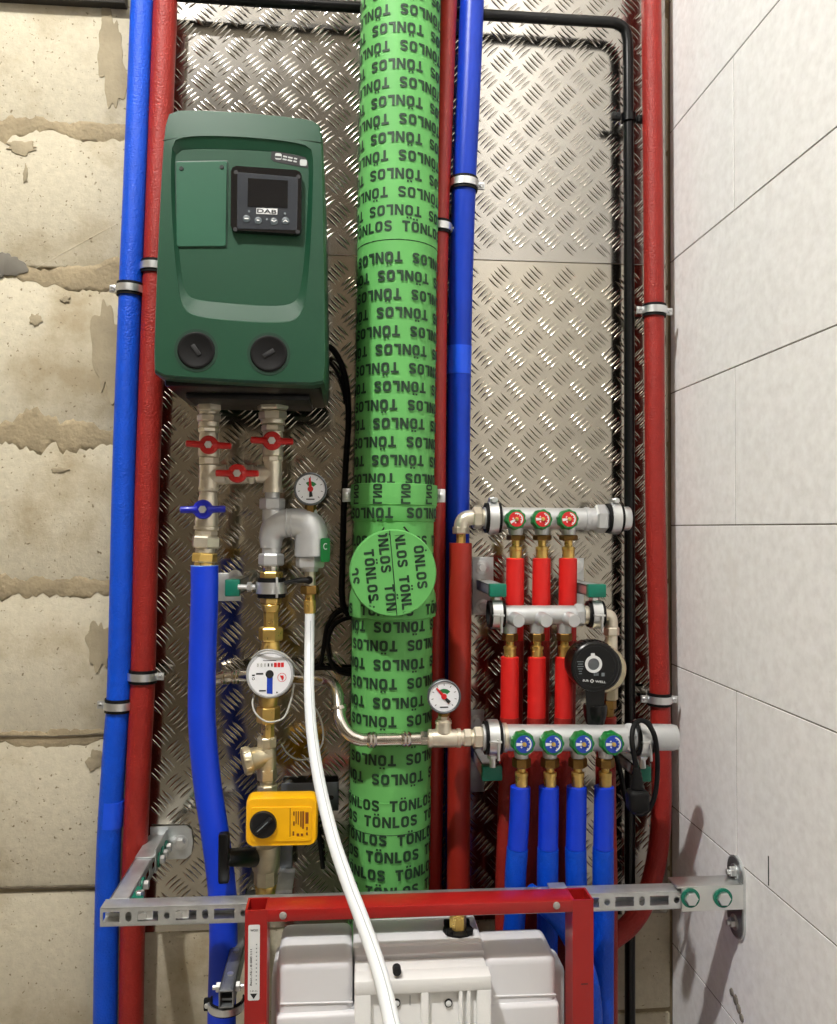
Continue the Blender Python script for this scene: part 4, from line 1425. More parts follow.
def hrow(t, x0, x1, y, r0, r1, kind, m, Y=YS, nm='ring'):
    s = S(Y)
    a, b = P(x0, y, Y), P(x1, y, Y)
    L = (b - a).length
    g = G()
    if kind == 'hex':
        g.hexn(a, b - a, 0, L, r0 * s * 1.06, 0.15)
    elif kind == 'oct':
        g.hexn(a, b - a, 0, L, r0 * s * 1.02, 0.1, 8)
    else:
        g.rev(a, b - a, [(0, r0 * s * .95), (L * .1, r0 * s), (L * .9, r1 * s), (L, r1 * s * .95)], 32)
    return obj(nm, g, m, t)


hrow(t, 420, 428, 738.5, 7, 7, 'hex', M_STEEL, nm='nut')
hrow(t, 428, 432, 738.5, 9.4, 9.4, 'round', M_NICKEL)
hrow(t, 432, 457, 738.2, 9.0, 9.0, 'round', M_NICKEL, nm='body')
hrow(t, 456.5, 460.5, 738, 9.6, 9.6, 'round', M_NICKEL)
obj('boss', G().rev(P(443.5, 732, YS), (0, 0, 1), [(0, 8.5 * sS), (0.012, 7.6 * sS), (0.022, 7 * sS)], 24).rev(P(443.5, 723, YS), (0, 0, 1), [(-.001, 8.4 * sS), (0.004, 8.4 * sS)], 24).hexn(P(443.5, 722, YS), (0, 0, 1), 0.002, 0.012, 5.6 * sS), M_NICKEL, t)
hrow(t, 460, 463.5, 737.8, 7.5, 7.5, 'round', M_NICKEL, nm='neck')
hrow(t, 463, 471, 737.8, 8.8, 8.8, 'hex', M_NICKEL, nm='nut')
hrow(t, 471, 474, 737.6, 8, 8, 'round', M_NICKEL)
hrow(t, 473, 482, 737.6, 10.8, 10.6, 'hex', M_NICKEL, nm='union_nut')
gauge('round pressure gauge on the nickel tee beside the lower manifold', 444, 696.5, -0.23, 17.0, 716, 132)


# ================================================================ MANIFOLDS
def manifold_clamp(label, px, py, Y, rpx, lug_up, bolt_to=None):
    """heavy rubber lined clamp gripping the end of a manifold"""
    s = S(Y)
    c = P(px, py, Y)
    t = thing('manifold_clamp', label, 'pipe clamp', c, 'clamps holding the manifolds')
    fr = frame(c, (1, 0, 0), (0, 0, 1))
    obj('rubber_lining', G().ring(fr, (rpx - 3.2) * s, rpx * s, -0.014, 0.014, n=32), M_RUBBER, t)
    bd = obj('band', G().ring(fr, rpx * s * .99, (rpx + 1.4) * s, -0.0085, 0.0085, n=32), M_ZINC, t)
    if lug_up:
        cz = c + Vector((0, -0.004, (rpx + 3.0) * s))
        obj('lug', G().box(cz, (0.016, 0.020, 0.009), 0.003), M_ZINC, bd)
        obj('screw', G().rev(cz + Vector((0, -0.009, 0)), (0, -1, 0), [(0, 0.0052), (0.004, 0.0052), (0.005, 0.004)], 14), M_ZINC, bd)
    else:
        cz = c + Vector((0, -(rpx + 1.5) * s, 0.0))
        obj('lug', G().box(cz, (0.020, 0.007, 0.0035), 0.0008), M_ZINC, bd)
        obj('bolt', G().tube([cz + Vector((0.004, -0.001, 0.004)), cz + Vector((0.005, -0.001, -0.030))], 0.0022, 8), M_ZINC, bd)
    if bolt_to is not None:
        e = P(bolt_to[0], bolt_to[1], Y)
        d = (e - c).normalized()
        obj('stud', G().tube([c + d * rpx * s, e], 0.0055, 10), M_ZINC, t)
        obj('stud_nut', G().hexn(c, d, (rpx + .6) * s, (rpx + 4.0) * s, 0.0095), M_ZINC, t)
    return t


def knob(parent, px, py, Y, r, col_m, spin=0.0):
    c = P(px, py, Y)
    n = Vector((-0.0, -1, 0.05)).normalized()
    fr = frame(c, n, spin=spin)
    pts = []
    for i in range(48):
        a = 2 * PI * i / 48
        k = 1.0 + 0.045 * math.cos(a * 9)
        pts.append((r * k * math.cos(a), r * k * math.sin(a)))
    ringf = lambda k, z: [at(fr, x * k, y * k, z) for x, y in pts]
    kb = obj('valve_knob', G().loft([ringf(.86, -0.024), ringf(1.0, -0.021), ringf(1.0, -0.003), ringf(.93, 0.0), ringf(.8, 0.0002)]), M_KNOBG, parent)
    d = obj('knob_disc', G().rev(c, n, [(0, r * .76), (0.0012, r * .74)], 30), col_m, parent)
    f2 = (at(fr, 0, 0, 0.0013), fr[1], fr[2], fr[3])
    g = G()
    g.ring(f2, r * .52, r * .64, 0, 0.0003, -1.25, 1.35, 16)
    g.ring(f2, r * .30, r * .42, 0, 0.0003, 2.2, 2.6, 4)
    g.ring(f2, r * .30, r * .42, 0, 0.0003, 3.7, 4.1, 4)
    g.prism((at(fr, -r * .42, 0, 0.0013), fr[1], fr[2], fr[3]), [(-r * .28, -r * .14), (r * .3, -r * .09), (r * .3, r * .09), (-r * .28, r * .14)], 0, 0.0003)
    for a in (-0.9, -0.3, 0.3, 0.9):
        g.prism((at(fr, r * .46 * math.cos(a), r * .46 * math.sin(a), 0.0013), fr[1], fr[2], fr[3]), rrect(r * .07, r * .07, r * .01, 2), 0, 0.0003)
    obj('disc_marks', g, M_PRINT, d)
    obj('spindle', G().rev(at(fr, 0, 0, 0.0012), n, [(0, r * .20), (0.003, r * .18), (0.0035, r * .1)], 16), M_BRASS, d)
    return kb


def port(parent, px, Y, y_body, y_nut, y_neck, y_ferr, y_end, s, dark=True, rnut=9.0):
    """outlet under the manifold: body stub, brass compression nut, insert and ferrule"""
    x = px
    obj('outlet', G().rev(P(x, y_body, Y), DN, [(0, 8.2 * s), ((y_nut - y_body) * s, 7.0 * s)], 22), M_SATIN, parent)
    obj('nut', G().hexn(P(x, y_nut, Y), DN, 0, (y_neck - y_nut) * s, rnut * s * 1.05, 0.2), M_BRASSD, parent)
    obj('insert', G().rev(P(x, y_neck, Y), DN, [(-0.002, 4.2 * s), ((y_ferr - y_neck) * s, 4.2 * s), ((y_ferr - y_neck) * s + .001, 3.6 * s)], 18), M_BRASS, parent)
    obj('ferrule', G().rev(P(x, y_ferr, Y), DN, [(0, 5.6 * s), (0.001, 6.6 * s), ((y_end - y_ferr) * s * .3, 6.7 * s), ((y_end - y_ferr) * s * .34, 6.2 * s), ((y_end - y_ferr) * s + .004, 6.2 * s)], 24), M_BRASS, parent)


def sleeve_pipe(label, rows_s, rows_f, rpx, ms, mf, group):
    """insulated pipe: smooth sleeve above, wrinkled foam lagging below"""
    Y0 = rows_s[0][2]
    s = S(Y0)
    t = thing('insulated_pipe', label, 'pipe', Vector((P(*rows_f[-1]).x, P(*rows_f[-1]).y, 0.04)), group)
    a = pxpath(rows_s, 5)
    r = rpx * s
    d = (a[1] - a[0]).normalized()
    pts = [a[0], a[0] + d * 0.0012] + a[1:]
    obj('smooth_sleeve', G().tube(pts, [r * .88] + [r] * (len(pts) - 1), 24), ms, t, 50)
    b = run_on(pxpath(rows_f, 6), rows_f)
    obj('foam_lagging', G().tube(b, r * 1.06, 24), mf, t, 50)
    return t


# --- upper manifold (red knobs)
YU = -0.095
sU = S(YU)
mu = thing('manifold', 'upper chrome manifold with three red and green knobs', 'manifold', P(545, 532, YU))
yu = lambda x: 518.5 + (x - 540) * 0.008
a, b = P(484, yu(484), YU), P(603, yu(603), YU)
obj('body', G().tube([a, b], 11.0 * sU, 32), M_SATIN, mu)
for x0, x1, r, k in ((497, 502, 12.4, 'round'), (584, 589, 12, 'round'), (589, 594, 9.6, 'round'), (594.5, 606, 14.0, 'hex'), (606, 624, 11.5, 'round')):
    hrow(mu, x0, x1, yu(x0), r, r, k, M_SATIN, YU, 'fitting')
hrow(mu, 619, 629, 518.5, 12.4, 12.2, 'round', M_ZINC, YU, 'end_cap')
UX = (516.5, 542.8, 569.2)
for i, x in enumerate(UX):
    port(mu, x - 0.8, YU, 526, 535, 540.5, 546.5, 558, sU)
    knob(mu, x, 519.2, YU - 0.042, 10.2 * S(YU - .042), M_REDINK, (0.5, 0.0, 0.1)[i])
    obj('bonnet', G().rev(P(x, 519.5, YU - .005), (0, -1, 0), [(0, 0.016), (0.020, 0.014)], 20), M_SATIN, mu)
manifold_clamp('clamp on the left end of the upper manifold beside the elbow', 492.5, 518, YU, 15.2, True)
manifold_clamp('clamp on the right end of the upper manifold near the black pipe', 613.5, 518.4, YU, 15.0, True)
t = thing('pipe_elbow', 'nickel elbow joining the upper manifold to the dark red pipe', 'pipe fitting', P(461, 543, YU))
pts = smooth([P(461.5, 530, YU), P(461.8, 524, YU), P(465, 519, YU), P(472, 517.5, YU), P(476, 517.5, YU)], 5)
obj('bend', G().tube(pts, 7.8 * sU, 24), M_NICKEL, t)
obj('nut', G().hexn(P(461, 526.5, YU), DN, 0, 7.5 * sU, 8.6 * sU, 0.1), M_NICKEL, t)
obj('brass_neck', G().hexn(P(461, 533.5, YU), DN, 0, 10 * sU, 4.8 * sU, 0.1), M_BRASS, t)
hrow(t, 472.5, 482, 517.8, 10.6, 10.6, 'hex', M_NICKEL, YU, 'union_nut')
hrow(t, 481, 486, 517.8, 8.6, 8.6, 'round', M_NICKEL, YU, 'ring')

GR = 'red and blue sleeved pipes under the manifolds'
lab = ['left', 'middle', 'right']
for i, x in enumerate(UX):
    x -= 1.2
    sleeve_pipe('bright red sleeved pipe under the %s knob of the upper manifold' % lab[i],
                [(x, 558, YU), (x - .4, 600, YU), (x - 1, 640, YU)],
                [(x - 1, 640, YU), (x - 2, 700, YU), (x - 3, 760, YU), (x - 5, 830, YU), (x - 6, 900, YU), (x - 6, 1040, YU)], 9.2, M_REDS, M_REDF, GR)

# --- middle manifold
YMD = -0.145
sM = S(YMD)
mm = thing('manifold', 'middle chrome manifold with three plain round stoppers', 'manifold', P(545, 628, YMD))
hrow(mm, 499, 578, 615, 9.8, 9.8, 'round', M_SATIN, YMD, 'body')
hrow(mm, 574, 583.5, 615, 11.2, 11.2, 'hex', M_SATIN, YMD, 'union_nut')
hrow(mm, 583, 588, 615, 9.6, 9.6, 'round', M_NICKEL, YMD, 'ring')
MX = (511.5, 538.5, 565.8)
for x in MX:
    port(mm, x - 1.5, YMD, 618, 633, 641, 646, 656, sM, rnut=7.6)
    n = Vector((0.12, -1, -0.05)).normalized()
    c = P(x, 617.5, YMD)
    obj('stopper', G().rev(c, n, [(0.0, 7.6 * sM), (0.024, 7.2 * sM), (0.026, 6.8 * sM), (0.038, 6.8 * sM), (0.040, 6 * sM)], 26), M_SATIN, mm)
manifold_clamp('clamp on the left end of the middle manifold below the green cap', 496, 614, YMD, 13.6, False, (496.5, 597))
manifold_clamp('clamp on the right end of the middle manifold below the green cap', 595, 614, YMD, 13.4, False, (594, 597))
for i, x in enumerate(MX):
    x -= 1.7
    sleeve_pipe('red sleeved pipe under the %s stopper of the middle manifold' % lab[i],
                [(x, 656.5, YMD), (x - .2, 690, YMD), (x - .3, 717, YMD)],
                [(x - .3, 717, YMD), (x - 1, 760, YMD), (x - 3, 830, YMD), (x - 5, 900, YMD), (x - 5, 1040, YMD)], 9.2, M_REDS, M_REDF, GR)
# elbow to the circulation pump
t = thing('pipe_elbow', 'nickel elbow between the middle manifold and the round black pump', 'pipe fitting', P(611, 645, YMD))
pts = smooth([P(600, 614.5, YMD), P(606, 614.5, YMD), P(610.5, 617.5, YMD), P(611.5, 624, YMD), P(611.3, 634, YMD)], 5)
obj('bend', G().tube(pts, 6.4 * sM, 22), M_NICKEL, t)
obj('nut', G().hexn(P(611.3, 627, YMD), DN, 0, 8.5 * sM, 8.2 * sM, 0.1), M_NICKEL, t)
obj('tail', G().tube([P(611.3, 634, YMD), P(611.3, 650, YMD)], 6.2 * sM, 20), M_NICKEL, t)

# --- circulation pump
YQ = -0.225
pc = P(595.5, 667, YQ)
rq = 25.6 * S(YQ)
t = thing('circulation_pump', 'round black circulation pump with silver dial ring on its face', 'water pump', P(603, 705, YMD))
fr = frame(pc)
obj('motor_can', G().rev(pc, (0, 1, 0), [(0, rq * .93), (0.002, rq * .985), (0.005, rq), (0.028, rq * 1.0), (0.030, rq * .96), (0.05, rq * .95)], 48), M_BLACKP, t)
obj('face_rim', G().ring(fr, rq * .80, rq * .84, -0.001, 0.0006, n=40), M_CHAR, t)
g = G()
for k in range(13):
    a = math.radians(40 + k * 8.5)
    d = fr[1] * math.cos(a) + fr[2] * math.sin(a)
    c = pc + d * rq * 1.0 + Vector((0, 0.018, 0))
    g.box(c, (0.0045, 0.018, 0.0022), 0.0005, (c, d, d.cross(fr[3]), fr[3]))
obj('cooling_rib', g, M_BLACKP, t)
vc = P(599, 667, -.15)
obj('volute', G().rev(vc, (0, 1, 0), [(-.03, 22 * S(-.15)), (-0.024, 24 * S(-.15)), (0.006, 24.5 * S(-.15)), (0.012, 21 * S(-.15))], 40), M_CAST, t)
obj('rear_flange', G().rev(P(598.5, 667.5, -.185), (0, 1, 0), [(-.010, 21.5 * S(-.185)), (-.006, 23.5 * S(-.185)), (0.006, 23.5 * S(-.185)), (0.008, 22 * S(-.185))], 40), M_BLACKP, t)
sc = obj('flange_screw', G().rev(P(613, 671.5, -.197), (0, -1, 0), [(-0.004, 0.0045), (0.003, 0.0045)], 12), M_ZINC, t)
ru = rq
f2 = (at(fr, -0.09 * ru, 0.12 * ru, 0.0008), fr[1], fr[2], fr[3])
obj('dial_ring', G().ring(f2, ru * .235, ru * .345, 0, 0.0016, n=36).prism((at(f2, -.03 * ru, .38 * ru), fr[1], fr[2], fr[3]), rrect(.15 * ru, .10 * ru, .01 * ru, 2), 0, 0.0014), M_PRINT, t)
obj('dial_center', G().rev(f2[0], (0, -1, 0), [(0, ru * .235), (0.0008, ru * .23)], 28), M_GREYM, t)
g = G()
for i in range(6):
    c = at(fr, -.62 * ru, (.22 - .095 * i) * ru, 0.0006)
    g.prism((c, fr[1], fr[2], fr[3]), rrect((.26 if i in (0, 2) else .2) * ru * (1 if i < 4 else .6), .032 * ru, .006 * ru, 2), 0, 0.0003)
for x in (-.05, .02, .09):
    g.prism((at(fr, x * ru, -.28 * ru, .0006), fr[1], fr[2], fr[3]), rrect(.05 * ru, .13 * ru, .006 * ru, 2), 0, 0.0003)
g.prism((at(fr, .30 * ru, -.30 * ru, .0006), fr[1], fr[2], fr[3]), rrect(.12 * ru, .14 * ru, .006 * ru, 2), 0, 0.0003)
obj('face_print', g, M_GREYP, t)
g = put_text(G(), 'EUR', frame(at(fr, -.40 * ru, -.53 * ru, .0006), spin=-.07), .24 * ru, .085 * ru, .0003, 0.02)
put_text(g, 'WELL', frame(at(fr, .20 * ru, -.585 * ru, .0006), spin=-.09), .44 * ru, .085 * ru, .0003, 0.02)
g.ring((at(fr, -.15 * ru, -.55 * ru, .0006), fr[1], fr[2], fr[3]), .05 * ru, .085 * ru, 0, .0003, n=4)
obj('maker_lettering', g, M_PRINT, t)
obj('plug_connector', G().loft([[P(x, y, Y) for x, y in ((585, 690), (605, 690), (603, 727), (588, 727))] for Y in (-.215, -.18)]).rev(P(595, 704, -.2), DN, [(0, 0.019), (0.004, 0.0205), (0.02, 0.019), (0.045, 0.012)], 20), M_BLACKP, t)
c = P(609, 694, YMD)
obj('outlet_nut', G().hexn(P(610, 686, YMD), DN, 0, 14 * sM, 8 * sM, 0.2), M_CAST, t)
obj('brass_nut', G().hexn(P(609, 700, YMD), DN, 0, 9 * sM, 7.4 * sM, 0.2), M_BRASSD, t)
obj('brass_tail', G().tube([P(608, 708, YMD), P(607.5, 719, YMD)], 6.2 * sM, 20), M_BRASSD, t)
sleeve_pipe('red insulated pipe dropping from the round black pump behind the blue ones',
            [(607, 716, YMD), (606, 740, YMD), (605.5, 760, YMD)], [(605.5, 760, YMD), (606, 820, YMD), (607.5, 900, YMD), (607.5, 1040, YMD)], 9.6, M_REDD, M_REDF, GR)

# --- lower manifold (blue knobs)
YLW = -0.215
sL = S(YLW)
ml = thing('manifold', 'lower chrome manifold with four blue and green knobs', 'manifold', P(580, 752, YLW))
a, b = P(482, 737.5, YLW), P(640, 738, YLW)
obj('body', G().tube([a, b], 13.2 * sL, 36), M_SATIN, ml)
hrow(ml, 502.5, 506.5, 737.6, 14.6, 14.6, 'round', M_NICKEL, YLW, 'ring')
hrow(ml, 624, 632, 738, 14.8, 14.8, 'hex', M_SATIN, YLW, 'fitting')
hrow(ml, 640, 675.5, 737.3, 13.6, 13.2, 'round', M_SATIN, YLW, 'end_cap')
LX = (523, 552, 581.3, 609.8)
for i, x in enumerate(LX):
    po_ = (0, -.5, -2, -3)[i]
    port(ml, x - 1.5 + po_, YLW, 746, 757.5, 767, 771.5, 786, sL)
    obj('bonnet', G().rev(P(x, 742.5, YLW - .005), (0, -1, 0), [(0, 0.018), (0.022, 0.015)], 20), M_SATIN, ml)
    knob(ml, x + (1.2, 1.4, 2.4, 3.8)[i], 744.2, YLW - 0.046, 11.6 * S(YLW - .046), M_BLUINK, 0.0)
manifold_clamp('clamp on the left end of the lower manifold', 492.5, 737.5, YLW, 16.6, False, (492.8, 767))
manifold_clamp('clamp on the right end of the lower manifold behind the black plug', 641.5, 738, YLW, 17.4, False, (642.5, 768))
lab4 = ['leftmost', 'second', 'third', 'rightmost']
for i, x in enumerate(LX):
    x -= 2.6 - (0, -.5, -2, -3)[i]
    dx = (-3, -1, -1, -1)[i]
    fx = (-9, -2, 1, -1)[i]
    sleeve_pipe('blue sleeved pipe under the %s knob of the lower manifold' % lab4[i],
                [(x, 786, YLW), (x + dx * .3, 815, YLW), (x + dx, 848, YLW)],
                [(x + dx, 848, YLW), (x + dx * .8 + fx * .3, 880, YLW + .004), (x + fx * .6, 915, YLW + .012), (x + fx, 960, YLW + .02), (x + fx, 1040, YLW + .02)], 10.1, M_BLUES, M_BLUEF, GR)
# an extra blue pipe sweeping out below, behind the red frame
o, _ = lagged_pipe('insulated_pipe', 'blue insulated pipe bowing behind the right post of the red frame',
              [(528, 893, -.2505), (545, 905, -.2505), (563, 924, -.2505), (578, 950, -.2505), (588, 980, -.2505), (592, 1010, -.2505), (593, 1045, -.2505)], 10.2, M_BLUEF, GP)

# power cable and plug of the circulation pump
cab = thing('power_cable', 'black power cable with plug hung over the right end of the lower manifold', 'cable', P(637, 815, -.26))
g = G().tube(pxpath([(595, 722, -.2), (603, 735, -.175), (614, 752, -.17), (621, 775, -.175), (625, 797, -.19), (634, 812, -.20), (646, 812, -.21), (655, 795, -.22), (657.5, 765, -.24), (655, 738, -.258), (648, 724, -.252), (640, 720.5, -.25), (633.5, 727, -.262), (632, 742, -.272), (634.5, 758, -.272), (637, 770, -.27)], 7), 0.0042, 10)
obj('cord', g, M_RUBBER, cab, 50)
a, b = P(636.5, 767, -.27), P(637.5, 790, -.27)
obj('strain_relief', G().rev(a, b - a, [(0, 0.0055)] + [(0.003 + 0.0035 * k, 0.0068 + 0.0006 * k - (0.001 if k % 2 else 0)) for k in range(10)], 14), M_RUBBER, cab)
c = P(637.5, 800, -.27)
obj('plug', G().box(c, (0.034, 0.030, 0.036), 0.008, None, 3), M_RUBBER, cab)
obj('plug_nose', G().rev(P(637.5, 806, -.27), DN, [(0, 0.0135), (0.008, 0.013), (0.012, 0.009)], 18), M_RUBBER, cab)

# black cable of the green pump running down to the meter corner
t = thing('power_cable', 'black cables from the green pump down the left side of the green duct', 'cable', P(346, 660, -.03))
obj('cord', G().tube(pxpath([(316, 343, -.1), (326, 345.5, -.07), (334, 351, -.05), (342, 366, -.035), (347, 388, -.03), (348.5, 420, -.028), (346, 460, -.028), (344, 500, -.028), (342.5, 560, -.026), (342, 596, -.026), (346, 612, -.024), (360, 622, -.022)], 6), 0.0058, 12), M_RUBBER, t, 50)
obj('cord', G().tube(pxpath([(316, 358, -.1), (327, 361, -.06), (335, 369, -.035), (342, 384, -.03), (345, 400, -.029)], 6), 0.003, 10), M_RUBBER, t, 50)
obj('cord', G().tube(pxpath([(362, 608, -.022), (346, 609, -.024), (335, 615, -.03), (327, 627, -.035), (324, 645, -.03), (321, 662, -.025), (316, 668, -.022)], 6), 0.0042, 10), M_RUBBER, t, 50)
obj('cord', G().tube(pxpath([(362, 614, -.03), (348, 618, -.032), (338, 622, -.04), (330, 632, -.042), (328, 648, -.04), (332, 664, -.03), (342, 673, -.024), (362, 675, -.022)], 6), 0.0042, 10), M_RUBBER, t, 50)
obj('cord', G().tube(pxpath([(306, 669, -.022), (325, 668, -.022), (345, 669.5, -.022), (362, 670, -.022)], 5), 0.0042, 10), M_RUBBER, t, 50)
obj('cord', G().tube(pxpath([(314, 806, -.06), (318, 830, -.04), (321, 850, -.03), (323, 868, -.02)], 5), 0.0045, 10), M_RUBBER, t, 50)


# ================================================================ STEEL RAIL
RF = -0.30                                     # front face of the rail
ra, rb_ = P(100, 908.0, RF), P(738.5, 889.3, RF)
XL, XR = ra.x, XW - 0.004
d = (rb_ - ra).normalized()
RH, RDp = 0.0285, 0.030
rail = thing('mounting_rail', 'long slotted galvanised rail across the front, fixed to the right wall', 'rail', ra)


def rpt(x, z=0.0, y=0.0):
    k = (x - ra.x) / d.x
    return ra + d * k + Vector((0, y, z))


L = (XR - XL) / d.x
rfr = (ra, d, Vector((0, 0, 1)), Vector((0, -1, 0)))


def rbox(g, x0, x1, y0, y1, z0, z1, bev=0.0):
    c = ra + d * ((x0 + x1) / 2) + Vector((0, (y0 + y1) / 2, (z0 + z1) / 2))
    g.box(c, (x1 - x0, y1 - y0, z1 - z0), bev, (c, d, Vector((0, 0, 1)), Vector((0, 1, 0))))


# top flange, bottom flange, back lips and a front web cut by slots
slots = []
pitch = 0.0535
x = 0.0135
kinds = ['long', 'hole', 'oval']
k = 0
sl = []
x = 0.004
seq = [('long', 0.0245), ('oval', 0.009)]
for k in range(16):
    seq += [('long', 0.0305), ('hole' if k % 2 == 0 else 'oval', 0.009)]
i = 0
while x < L - 0.06:
    kd, w_ = seq[i % len(seq)]
    sl.append((x, x + w_, kd))
    x += w_ + 0.0085
    i += 1
g = G()
rbox(g, 0, L, 0.0, RDp, -0.0024, 0, 0.0008)
rbox(g, 0, L, 0.0, RDp, -RH, -RH + 0.0024, 0.0008)
rbox(g, 0, L, RDp - .002, RDp, -0.008, 0)
rbox(g, 0, L, RDp - .002, RDp, -RH, -RH + 0.008)
prev = 0.0
for x0, x1, kd in sl:
    rbox(g, prev, x0, 0, 0.002, -RH + 0.001, -0.001)
    hh = 0.0150 if kd != 'hole' else 0.0100
    zc = -RH / 2
    rbox(g, x0, x1, 0, 0.002, zc + hh / 2, -0.001)
    rbox(g, x0, x1, 0, 0.002, -RH + 0.001, zc - hh / 2)
    if kd != 'long':
        # rounded ends for the short openings
        r_ = (x1 - x0) / 2
        for sx in (0, 1):
            for sz in (1, -1):
                cx = x0 if sx == 0 else x1
                cz = zc + sz * hh / 2
                dx_ = r_ if sx == 0 else -r_
                pts = [(cx, cz)] + [(cx + dx_ - dx_ * math.cos(a), cz - sz * (r_ - r_ * math.sin(a)) if False else cz - sz * r_ * (1 - math.sin(a))) for a in (0, .4, .8, 1.2, PI / 2)]
                g.prism(rfr, pts, -0.002, 0.0)
    prev = x1
rbox(g, prev, L, 0, 0.002, -RH + 0.001, -0.001)
obj('channel', g, M_GALV, rail, 30)
for px in (143.5, 179.5):
    c = P(px, 914.5 - (px - 143) * .03, RF + 0.005)
    nt_ = obj('slide_nut', G().box(c, (0.030, 0.006, 0.014), 0.002), M_ZINC, rail)
    obj('bolt', G().rev(c + Vector((0, -0.003, 0)), (0, -1, 0), [(0, 0.006), (0.003, 0.006)], 6), M_ZINC, nt_)
# clip on top of the rail
c = P(557, 886.5, RF + .018)
obj('clip', G().box(c + Vector((0, 0, 0.001)), (0.028, 0.020, 0.003), 0.001), M_GALV, rail)

# bracket on the right wall
t = thing('wall_bracket', 'rounded steel bracket on the white wall holding the rail end', 'bracket', PX(738, 938, XW))
p0, p1 = PX(729.5, 897, XW), PX(746, 897, XW)
pcx = Vector((XW, (p0.y + p1.y) / 2, P(738, 896.5, (p0.y + p1.y) / 2).z))
pcx.z = PX(738, 897, XW).z
fr = frame(pcx, (-1, 0, 0), (0, 0, 1))
hgt = abs(PX(738, 857, XW).z - PX(738, 938, XW).z)
wd = abs(p0.y - p1.y)
bpz = obj('back_plate', G().prism(fr, rrect(wd, hgt, wd * .48, 8), -0.0005, 0.004), M_GALV, t, 30)
obj('plate_rim', G().prism(fr, rrect(wd * .92, hgt * .96, wd * .44, 8), 0.004, 0.005), M_GALVD, t, 30)
for dz in (hgt * .31, -hgt * .31):
    c = at(fr, 0, dz, 0.005)
    bl = obj('wall_bolt', G().rev(c, (-1, 0, 0), [(0, 0.0125), (0.0018, 0.0125)], 22).hexn(c, (-1, 0, 0), 0.0018, 0.009, 0.0085), M_ZINC, t)
    obj('thread', G().tube([c + Vector((-0.008, 0, 0)), c + Vector((-0.014, 0, 0))], 0.0042, 12), M_ZINC, bl)
q0, q1 = P(681.5, 888.0, RF - .003), P(736, 909.5, RF - .003)
sg = G()
sg.ab((q0.x, RF - 0.0045, q1.z), (XW - .004, RF - 0.0015, q0.z), 0.001)
sg.ab((q0.x - .008, RF - 0.0045, q0.z - .0005), (XW - .004, RF + RDp + .004, q0.z + 0.0025), 0.001)
obj('sleeve', sg, mat('bright_zinc', (226, 228, 226), 0.34, 1.0, var=(40, 0.04)), t)
for px in (690, 722.5):
    c = P(px, 897.5, RF - .0045)
    wsh = obj('green_washer', G().ring(frame(c), 0.0105, 0.0150, 0, 0.003, n=26), M_CAPG, t)
    obj('bolt', G().hexn(c, (0, -1, 0), 0.0005, 0.009, 0.0108), M_ZINC, wsh)

# left strut from the back wall to the rail
SX0 = P(100.5, 905, RF).x + 0.005
sx1 = SX0 + 0.030
zt = P(104, 898, RF + .03).z
zt = rpt(SX0).z + 0.0005
t = thing('mounting_rail', 'short galvanised rail standing out from the back wall at the left', 'rail', ((SX0 + sx1) / 2, -0.15, zt - .03))
g = G()
g.ab((SX0, RF + RDp, zt - .0024), (sx1, -PT - .004, zt), 0.0006)
g.ab((SX0, RF + RDp, zt - .029), (SX0 + .002, -PT - .004, zt))
g.ab((sx1 - .002, RF + RDp, zt - .029), (sx1, -PT - .004, zt - .021))
g.ab((sx1 - .002, RF + RDp, zt - .008), (sx1, -PT - .004, zt))
for k in range(6):
    y0 = RF + RDp + 0.002 + k * 0.045
    g.ab((sx1 - .002, y0, zt - .022), (sx1, y0 + 0.014, zt - .007))
obj('channel', g, M_GALV, t, 30)
t2 = thing('angle_bracket', 'angle bracket with green washers bolting the short rail to the plate', 'bracket', ((sx1 + .03), -PT, zt - .03))
c0 = P(181.5, 841, -PT)
zc = c0.z
g = G()
fr = frame(Vector((0, -PT - .0038, 0)))
x0, x1 = sx1 - .028, c0.x + .022
pts = [(x0, zc - .030), (x1 - .012, zc - .030), (x1 - .003, zc - .022), (x1, zc), (x1 - .003, zc + .022), (x1 - .012, zc + .030), (x0, zc + .030)]
obj('wall_plate', G().prism(fr, pts, 0, 0.0036), M_GALV, t2, 30)
obj('side_plate', G().ab((sx1 + .0005, -0.105, zt - .030), (sx1 + .0035, -PT - .004, zt + .012), 0.001), M_GALV, t2)
obj('top_plate', G().ab((SX0, -0.115, zt + .0005), (sx1 + .003, -PT - .006, zt + .003), 0.001), M_GALV, t2)
cb = Vector((c0.x, -PT - .0074, zc))
obj('bolt', G().rev(cb, (0, -1, 0), [(0, 0.0135), (0.002, 0.0135)], 22).hexn(cb, (0, -1, 0), 0.002, 0.010, 0.0088), M_ZINC, t2)
for yy in (-0.03, -0.058, -0.085, -0.19, -0.225):
    c = Vector((sx1 + (.0035 if yy > -.12 else .0), yy, zt - .014))
    w_ = obj('green_washer', G().ring(frame(c, (1, 0, 0)), 0.004, 0.0125, 0, 0.003, n=20), M_CAPG, t2)
    obj('bolt', G().hexn(c, (1, 0, 0), 0.002, 0.011, 0.0075), M_ZINC, w_)
# inside corner plate where the two rails meet
t3 = thing('angle_bracket', 'small green edged corner plate where the two rails meet', 'bracket', (sx1 + .02, RF + RDp, zt - .03))
obj('plate', G().prism((Vector((sx1 + .001, RF + RDp + .001, zt - .003)), Vector((1, 0, 0)), Vector((0, 1, 0)), Vector((0, 0, 1))), [(0, 0), (.020, 0), (.018, .005), (.006, .042), (0, .046)], -0.002, 0.0015), M_CAPG, t3)
obj('bolt', G().hexn(Vector((sx1 + .012, RF + RDp + .012, zt - .001)), (0, 0, 1), 0, 0.006, 0.006), M_ZINC, t3)

